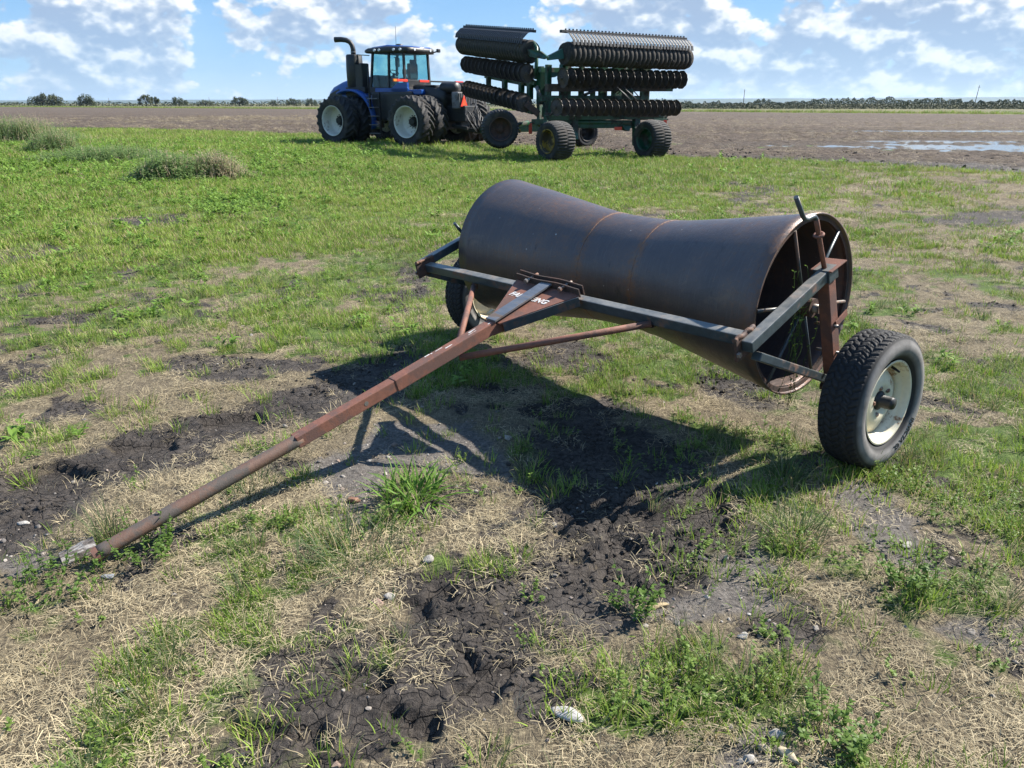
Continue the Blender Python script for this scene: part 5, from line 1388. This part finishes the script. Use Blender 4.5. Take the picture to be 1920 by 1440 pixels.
# ================================================================== TREES, POLES, PLANTS, STONES
treem, nt, p, o = new_mat("tree_leaves")
oi = nt.nodes.new('ShaderNodeObjectInfo')
n_ = NOISE(nt, GEOV(nt), .35, 4, .6); n2 = NOISE(nt, GEOV(nt), 2.5, 3, .7)
col = MIX(nt, MAPR(nt, n_, .35, .65), (.038, .058, .024), (.090, .112, .044))
col = MIX(nt, M(nt, 'MULTIPLY', oi.outputs['Random'], .5), col, (.050, .060, .036))
col = MIX(nt, MAPR(nt, n2, .4, .7), col, (.085, .100, .045))
setp(nt, p, Base_Color=col, Roughness=.6)
tr = nt.nodes.new('ShaderNodeBsdfTranslucent'); nt.links.new(col, tr.inputs[0])
ms = nt.nodes.new('ShaderNodeMixShader'); ms.inputs[0].default_value = .3
nt.links.new(p.outputs[0], ms.inputs[1]); nt.links.new(tr.outputs[0], ms.inputs[2]); nt.links.new(ms.outputs[0], o.inputs[0])
BARK = worn("bark", (.075, .062, .050), (.12, .105, .09), .4, 4, .9, .9, 0, .25, .4, 30)
POLEM = worn("weathered_pole", (.16, .14, .125), (.10, .085, .075), .4, 3, .85, .9, 0, .2, .3, 40, (4, 4, .4))
def leaf_cloud(lobes, n, size, seed):
    r = np.random.default_rng(seed); V, F = [], []
    w = np.array([l[3] * l[4] for l in lobes]); w = w / w.sum()
    for k in range(n):
        l = lobes[r.choice(len(lobes), p=w)]
        d = r.normal(size=3); d /= np.linalg.norm(d); rad = r.random() ** .45
        c = np.array(l[:3]) + d * rad * np.array((l[3], l[3], l[4]))
        a = r.normal(size=3); a /= np.linalg.norm(a); b = np.cross(a, d + r.normal(size=3) * .6); b /= np.linalg.norm(b) + 1e-9
        s_ = size * r.uniform(.55, 1.35); k0 = len(V)
        V += [c - a * s_ * .5, c + b * s_ * .32, c + a * s_ * .5, c - b * s_ * .32]; F.append((k0, k0 + 1, k0 + 2, k0 + 3))
    return np_mesh("crown", np.array(V), np.array(F))
def tree(px, dist, w, h, seed, label, n=1100, trunk=.22, open_=0.0, group="trees along the far left edge of the field"):
    """a broad prairie tree: tapered trunk, limbs, and a crown of leaf clumps in several uneven lobes"""
    r = random.Random(seed); X = (px - 960) / FPX * dist * CP
    t = tag(empty("tree", (X, dist, 0)), label, "tree", group)
    lobes = []; limbs = MB(); nl = max(5, int(w * 1.1))
    limbs.tube([(0, 0, -.1), (r.uniform(-.2, .2), 0, h * .22), (r.uniform(-.4, .4), 0, h * .45)], [trunk * 1.3, trunk, trunk * .6], 10)
    for k in range(nl):
        x = -w / 2 * .82 + w * .82 * (k + .5) / nl + r.uniform(-.5, .5)
        top = h * (1 - .42 * abs(2 * x / w) ** 2.2) * r.uniform(.80, 1.0)
        rr = min(w * .17, h * .24) * r.uniform(.8, 1.25)
        zc_ = max(top - rr, h * .30)
        lobes.append((x, r.uniform(-.25, .25) * w, zc_, rr, rr * r.uniform(.75, 1.05)))
        if r.random() > open_: lobes.append((x + r.uniform(-.6, .6), r.uniform(-.2, .2) * w, max(zc_ - rr * 1.3, h * .22), rr * .9, rr * .8))
        limbs.tube([(0, 0, h * .18), (x * .45, lobes[-1][1] * .4, h * .38), (x * .9, lobes[-1][1], zc_)], [trunk * .55, trunk * .4, trunk * .12], 6)
    limbs.build("trunk", BARK, t)
    link("crown", leaf_cloud(lobes, int(n * 1.5), min(.85, h * .10), seed), treem, t)
    return t
tree(88, 470, 19, 8.0, 1, "broad spreading tree, the widest on the left horizon", 1900)
tree(162, 470, 10.5, 7.0, 2, "round tree with a bare lower trunk just right of the broadest horizon tree", 1000)
tree(274, 470, 7.5, 7.0, 3, "tall open tree, the left one of the joined pair at mid left horizon", 800, open_=.6)
tree(292, 474, 5.5, 5.9, 4, "smaller crowned tree, the right one of the joined pair at mid left horizon", 550)
tree(336, 470, 9, 5.6, 5, "pale rounded tree standing alone right of the joined pair of horizon trees", 850)
tree(385, 480, 13, 4.0, 6, "low wide tree clump between the pale round tree and the twin poplars", 800)
tree(449, 470, 10, 5.9, 7, "pair of upright poplar crowns grown together left of a thin distant pole", 950, open_=.4)
tree(512, 480, 5, 3.9, 8, "small bushy tree beside the thin distant pole", 420)
tree(551, 470, 9.5, 5.0, 9, "wide ragged tree just left of the tractor's front wheel on the horizon", 850)
tree(584, 474, 7, 5.2, 10, "ragged tree directly left of the tractor hood on the horizon", 650)
WOODS, nt, p, o = new_mat("far_wood_leaves")
setp(nt, p, Base_Color=MIX(nt, MAPR(nt, NOISE(nt, GEOV(nt), .22, 4, .6), .35, .65), (.024, .040, .018), (.052, .072, .030)), Roughness=.7)
# low scrub and the far woods: masses nobody could count
def wood(name, spans, n, size, seed, label_unused=None):
    r = np.random.default_rng(seed); V, F = [], []
    tot = sum((b[0] - a[0]) for a, b in spans)
    for a, b in spans:
        m = int(n * (b[0] - a[0]) / tot)
        t = r.random(m); px = a[0] + (b[0] - a[0]) * t; dist = a[1] + (b[1] - a[1]) * t; dist = dist + r.uniform(-8, 14, m)
        hmax = (a[2] + (b[2] - a[2]) * t) * (.30 + 1.35 * (.55 * fbm(px, px * 0 + seed, .021, 4, .70) + .45 * vnoise(px * .19 + 8, px * 0 + seed * 1.7)))
        z = hmax * (.86 if name == 'distant_woods' else 1) * r.random(m) ** .95
        X = (px - 960) / FPX * dist * CP
        for x_, y_, z_ in zip(X, dist, z):
            q = r.normal(size=3); q /= np.linalg.norm(q); q2 = np.cross(q, r.normal(size=3)); q2 /= np.linalg.norm(q2) + 1e-9
            s_ = size * r.uniform(.5, 1.3); k0 = len(V); c = np.array((x_, y_, z_))
            V += [c - q * s_ * .5, c + q2 * s_ * .36, c + q * s_ * .5, c - q2 * s_ * .36]; F.append((k0, k0 + 1, k0 + 2, k0 + 3))
    o_ = link(name, np_mesh(name, np.array(V), np.array(F)), WOODS); return tag(o_, kind="stuff")
wood("distant_scrub", [((-420, 482, 2.6), (0, 482, 2.4)), ((0, 482, 2.3), (250, 482, 2.5)), ((250, 484, 2.2), (640, 484, 2.6)), ((640, 486, 2.6), (1300, 400, 2.8))], 15000, .75, 21)
wood("distant_woods", [((1262, 268, 2.1), (1400, 262, 2.5)), ((1400, 262, 2.6), (1520, 256, 2.6)), ((1520, 256, 3.1), (1680, 250, 3.3)), ((1680, 250, 3.1), (1935, 240, 3.0)), ((1935, 240, 3.0), (2500, 225, 3.0))], 60000, .36, 22)
# power poles
def pole(px, dist, h, lean, label, r_=.16):
    t = tag(empty("power_pole", ((px - 960) / FPX * dist * CP, dist, 0)), label, "power pole", "power poles beyond the field")
    MB().tube([(0, 0, -.2), (lean * .5, 0, h * .5), (lean, 0, h)], [r_, r_ * .85, r_ * .65], 10).build("pole_shaft", POLEM, t)
    MB().box((lean * .93, 0, h * .93), (.14, h * .16, .11), None, .02).build("cross_arm", POLEM, t)
    MB().tube([(lean, 0, h), (lean, 0, h + .14)], [.07, .05], 8).build("insulator", GREYM, t)
pole(1394, 255, 5.6, -.02, "thin upright pole rising from the woods right of the cultivator", .12)
pole(1827, 250, 6.7, .55, "tall pole leaning right above the woods at the far right", .12)
pole(521, 468, 5.0, 0, "faint distant pole behind the small bushy tree on the left horizon", .15)
pole(205, 500, 4.6, 0, "faint distant pole right of the round tree on the left horizon", .14)
pole(393, 500, 5.2, 0, "faint distant pole above the low wide tree clump on the left horizon", .13)
# grass verge along the far side of the field
vx, vy, vs_ = [], [], []
for k in range(4200):
    s_ = rng.uniform(-520, 190); t_ = 127 + abs(rng.normal(0, 5)); x_ = FO[0] + FS[0] * s_ + FN[0] * t_; y_ = FO[1] + FS[1] * s_ + FN[1] * t_
    if abs(x_) < y_ * .9: vx.append(x_); vy.append(y_); vs_.append(rng.uniform(3.5, 7.5))
cover("field_verge", np.stack([vx, vy, np.zeros(len(vx))], 1), P_TURF, 5, vs_, rng.uniform(0, .6, len(vx)), .1)

# tall weed stands at the left of the turf
def weed_stand(px, py, wx_, wy_, h, n, dry, seed, label):
    """a rank stand of grass and weeds: many fine stems with narrow leaves, pale seed heads standing out of the top"""
    r = np.random.default_rng(seed); c = gr(px, py); V, F, B = [], [], []; V2, F2, B2 = [], [], []
    for k in range(n):
        u = r.normal(0, .42, 2); x_, y_ = u[0] * wx_, u[1] * wy_
        fall = max(.25, 1 - .75 * (u[0] ** 2 + u[1] ** 2)); hh_ = h * fall * r.uniform(.6, 1.1)
        isd = r.random() < dry * (1.6 if x_ > 0 else .7); VV, FF, BB = (V2, F2, B2) if isd else (V, F, B)
        if isd: hh_ *= 1.2
        az = r.uniform(0, 6.283); ln = r.uniform(.1, .45); tip_ = np.array((x_ + math.cos(az) * hh_ * ln, y_ + math.sin(az) * hh_ * ln, hh_)); b0 = np.array((x_, y_, -.02))
        sd_ = np.array((-math.sin(az), math.cos(az), 0)) * r.uniform(.005, .012); mid = (b0 + tip_) / 2 + (0, 0, hh_ * .08); bv = r.random() * .7; k0 = len(VV)
        VV += [b0 - sd_, b0 + sd_, mid - sd_ * .8, mid + sd_ * .8, tip_]; BB += [bv] * 5; FF += [(k0, k0 + 1, k0 + 3, k0 + 2), (k0 + 2, k0 + 3, k0 + 4)]
        for l in range(5):
            t_ = r.uniform(.25, .98); q = b0 + (tip_ - b0) * t_; a2 = r.uniform(0, 6.283); L_ = r.uniform(.10, .22) * (1.2 - .6 * t_) * (h / .7) ** .5
            d_ = np.array((math.cos(a2), math.sin(a2), r.uniform(-.1, .7))); s2 = np.array((-math.sin(a2), math.cos(a2), 0)) * (.008 if isd else .013); k0 = len(VV)
            VV += [q, q + d_ * L_ * .45 + s2, q + d_ * L_ * .45 - s2, q + d_ * L_ - np.array((0, 0, L_ * .25))]; BB += [r.random() * .75] * 4; FF += [(k0, k0 + 1, k0 + 3, k0 + 2)]
    t = tag(empty("weed_stand", (c.x, c.y, 0)), label, "weeds", "rank weed stands on the left")
    def put(nm, V_, F_, B_, m_):
        if not F_: return
        me = clump_mesh(nm, (V_, F_, B_)); link(nm, me, m_, t)
    put("green_growth", V, F, B, WEEDS); put("dry_seed_stems", V2, F2, B2, DEADW)
weed_stand(30, 268, 3.4, 1.4, 1.15, 1700, .20, 31, "tallest weed stand with dry seed heads at the left edge of the photo")
weed_stand(105, 288, 1.1, .9, .80, 700, .18, 32, "dense dark weed clump at the right foot of the tallest weed stand")
weed_stand(205, 303, 2.6, 1.2, .50, 1300, .06, 33, "low blue green weed stand between the two taller weed clumps")
weed_stand(322, 338, .95, .75, .62, 900, .10, 34, "rounded blue green weed clump nearest the roller")
weed_stand(402, 335, .85, .65, .58, 800, .40, 35, "straw coloured weed clump touching the rounded blue green one")
# strap-leaved tuft and single weeds near the drawbar
def plant(name, label, cat, px, py, vfb, mat, parts="foliage"):
    c = gr(px, py); z0 = float(ground_z(np.array([c.x]), np.array([c.y]))[0])
    t = tag(empty(name, (c.x, c.y, z0)), label, cat); link(parts, clump_mesh(parts, vfb), mat, t); return t
plant("grass_tuft", "broad strap leaved grass tuft on bare silt before the roller", "plant", 775, 935, blades(120, .12, .10, .23, .013, .75, 1.25, 41, nseg=4), BROAD, "blades")
plant("leafy_weed", "bushy small leaved weed growing against the drawbar's ground end", "plant", 275, 1040, leaves(330, .15, .06, .17, .022, .013, 42), CLOVER)
plant("leafy_weed", "sprawling dark weed in front of the drawbar tip at the left", "plant", 90, 1100, leaves(420, .28, .03, .10, .020, .012, 43), CLOVER)
plant("leafy_weed", "leafy weed beside the yellow bone-like stone in the lower middle", "plant", 1185, 1150, leaves(170, .10, .06, .15, .024, .014, 44), CLOVER)
plant("leafy_weed", "dark leafy weed between silt and straw at lower right", "plant", 1700, 1110, leaves(170, .10, .08, .18, .024, .014, 45), CLOVER)
plant("leafy_weed", "bright leafy weed patch at the bottom edge right of the pebbles", "plant", 1560, 1390, leaves(260, .14, .05, .13, .024, .014, 46), CLOVER)
plant("grass_tuft", "fine upright green tuft just behind the drawbar's ground end", "plant", 205, 1010, blades(110, .06, .10, .22, .0035, .3, .6, 47, nseg=4), GRASS2, "blades")
plant("grass_tuft", "wispy grass tuft right of the shadowed mud by the right wheel", "plant", 1470, 905, blades(140, .10, .10, .24, .004, .5, .8, 48, nseg=4), GRASS2, "blades")
plant("grass_tuft", "thick grass tuft on the silt edge at right centre", "plant", 1490, 1010, blades(150, .11, .09, .20, .004, .5, .9, 49, nseg=4), GRASS2, "blades")
plant("grass_tuft", "large wispy grass tuft below the drawbar's middle", "plant", 660, 1040, blades(240, .20, .09, .20, .004, .6, .9, 50, nseg=4), GRASS2, "blades")
plant("grass_tuft", "grass tuft under the pipe half of the drawbar", "plant", 470, 915, blades(150, .13, .08, .17, .004, .5, .8, 51, nseg=4), GRASS2, "blades")
# dead vine climbing in the right-hand end of the roller
vine = tag(empty("climbing_weed", RC, YAW), "thin climbing weed with small leaves tangled in the roller's right end frame", "weed")
vr = random.Random(12); stems = MB(); V, F, B = [], [], []
for k in range(9):
    x_ = 1.13 + vr.uniform(-.03, .05); y_ = vr.uniform(-.26, -.05); z_ = .25 if k % 3 else .42; pts = [Vector((x_, y_, z_))]
    zmax = vr.uniform(.62, .98)
    while pts[-1].z < zmax: pts.append(pts[-1] + Vector((vr.uniform(-.012, .012), vr.uniform(-.035, .035), vr.uniform(.02, .06))))
    stems.tube(pts, .0011, 5)
    for q in pts[1:]:
        for _ in range(2):
            if vr.random() < .8:
                a_ = vr.uniform(0, 6.28); d_ = np.array((math.cos(a_) * .5, math.sin(a_), vr.uniform(-.4, .5))); s2 = np.array((.3, math.cos(a_), .5)) * .008; L_ = vr.uniform(.012, .03); k0 = len(V); qq = np.array(q)
                V += [qq, qq + d_ * L_ * .5 + s2, qq + d_ * L_ * .5 - s2, qq + d_ * L_]; B += [vr.random() * .75] * 4; F.append((k0, k0 + 1, k0 + 3, k0 + 2))
stems.build("stems", CLOVER, vine); link("leaves", clump_mesh("leaves", (V, F, B)), CLOVER, vine)
# weathered block of wood under the drawbar tip
WOODM = worn("grey_wood", (.30, .28, .26), (.09, .075, .065), .6, 9, .85, .95, 0, .3, .6, 60, (1, 5, 5))
cw = gr(150, 1042)
wb = MB(); wr = random.Random(4); secs = []
for k in range(7):
    t_ = -.10 + .20 * k / 6; w_, h_ = .050 * (1 - .10 * (k / 6 - .5)), .030 + .012 * (k / 6)
    secs.append([(t_, w_ * math.cos(q) * wr.uniform(.94, 1.06), h_ * (math.sin(q) * wr.uniform(.94, 1.06) + .6)) for q in [2 * math.pi * j / 10 for j in range(10)]])
V, F = [], []
for s_ in secs: V += s_
for i in range(6):
    for k in range(10): F.append((i * 10 + k, i * 10 + (k + 1) % 10, i * 10 + 10 + (k + 1) % 10, i * 10 + 10 + k))
F += [tuple(range(9, -1, -1)), tuple(60 + k for k in range(10))]
blk = MB().add(V, F).build("wood_block", WOODM, None, (cw.x, cw.y, float(ground_z(np.array([cw.x]), np.array([cw.y]))[0])), (0, R(-6), R(38)))
blk.scale = (.62, .85, .95)
tag(blk, "weathered grey wood block wedged under the drawbar's ground end", "wood block")
# single stones
def stone(px, py, r_, colr, label, seed, sq=(1, 1, 1), cat="stone", rot=0):
    c = gr(px, py); z0 = float(ground_z(np.array([c.x]), np.array([c.y]))[0])
    m_ = worn("stone_surface", colr, [q * .55 for q in colr], .4, 4, .8, .9, 0, .18, .3, 14)
    o_ = link("stone", lump(seed, .12, 3), m_, None, (c.x, c.y, z0 + r_ * sq[2] * .30), (0, 0, rot)); o_.scale = (r_ * sq[0], r_ * sq[1], r_ * sq[2])
    o_.data.polygons.foreach_set('use_smooth', np.ones(len(o_.data.polygons), bool))
    tag(o_, label, cat)
stone(665, 933, .026, (.23, .115, .075), "round reddish brown stone on silt left of the strap leaved tuft", 61)
stone(952, 823, .024, (.34, .30, .25), "pale round stone in the roller's shadow edge", 62)
stone(707, 1127, .022, (.28, .19, .15), "squarish pinkish stone on the left rim of the lower mud", 63)
stone(729, 1117, .018, (.33, .305, .27), "white rounded stone right of the squarish pinkish one", 64)
stone(802, 1050, .020, (.33, .305, .27), "white stone at the top of the lower mud track", 65)
stone(1228, 1137, .030, (.38, .29, .16), "yellowish elongated stone behind the leafy weed in the lower middle", 66, (1.5, .6, .6), rot=.3)
stone(1062, 1345, .034, (.42, .40, .37), "large chalky white lump lying on straw at the bottom centre", 67, (1.2, .8, .7), rot=-.6)
stone(1310, 1048, .030, (.055, .05, .05), "flat black clod with a shiny face in the rough mud", 68, (1.6, .7, .45), rot=-.5)
stone(230, 1290, .017, (.34, .32, .30), "small grey stone in the straw at the lower left", 69, (1.3, .7, .6), rot=.7)
stone(1455, 1377, .022, (.33, .305, .27), "whitest stone among the pebbles at the bottom right", 70)
stone(1432, 1400, .019, (.36, .30, .23), "tan stone just below the whitest pebble at the bottom right", 71)
stone(1478, 1420, .024, (.42, .35, .24), "elongated yellow stone at the bottom edge among the pebbles", 72, (1.4, .7, .7), rot=-1)
stone(1405, 1425, .018, (.33, .305, .27), "grey white stone left of the elongated yellow one", 73)
stone(1392, 1195, .017, (.40, .38, .35), "pale stone on straw below the silt patch in the lower right", 74)
stone(205, 1082, .020, (.20, .21, .23), "blue grey stone in front of the drawbar tip", 75, (1.3, .8, .6))
stone(1700, 1025, .020, (.30, .28, .25), "flat pale stone on the silt strip at right", 76, (1.4, .9, .5), rot=.5)
stone(1548, 866, .026, (.13, .10, .085), "brown stone by the foot of the right tyre", 77, (1.3, .8, .6))
stone(42, 982, .020, (.34, .32, .29), "pale stone at the lower edge of the left mud", 78, (1.2, .8, .6))

# ================================================================== AIR
hb = MB().box((0, 6600, 49), (20400, 16600, 102)).mesh("haze")
hz, nt, p, o = new_mat("haze_air")
nt.nodes.remove(p)
pv = nt.nodes.new('ShaderNodeVolumePrincipled'); pv.inputs['Density'].default_value = .000045; pv.inputs['Color'].default_value = (.60, .78, 1.0, 1); pv.inputs['Anisotropy'].default_value = .2
nt.links.new(pv.outputs[0], o.inputs['Volume'])
tag(link("haze", hb, hz), kind="stuff")
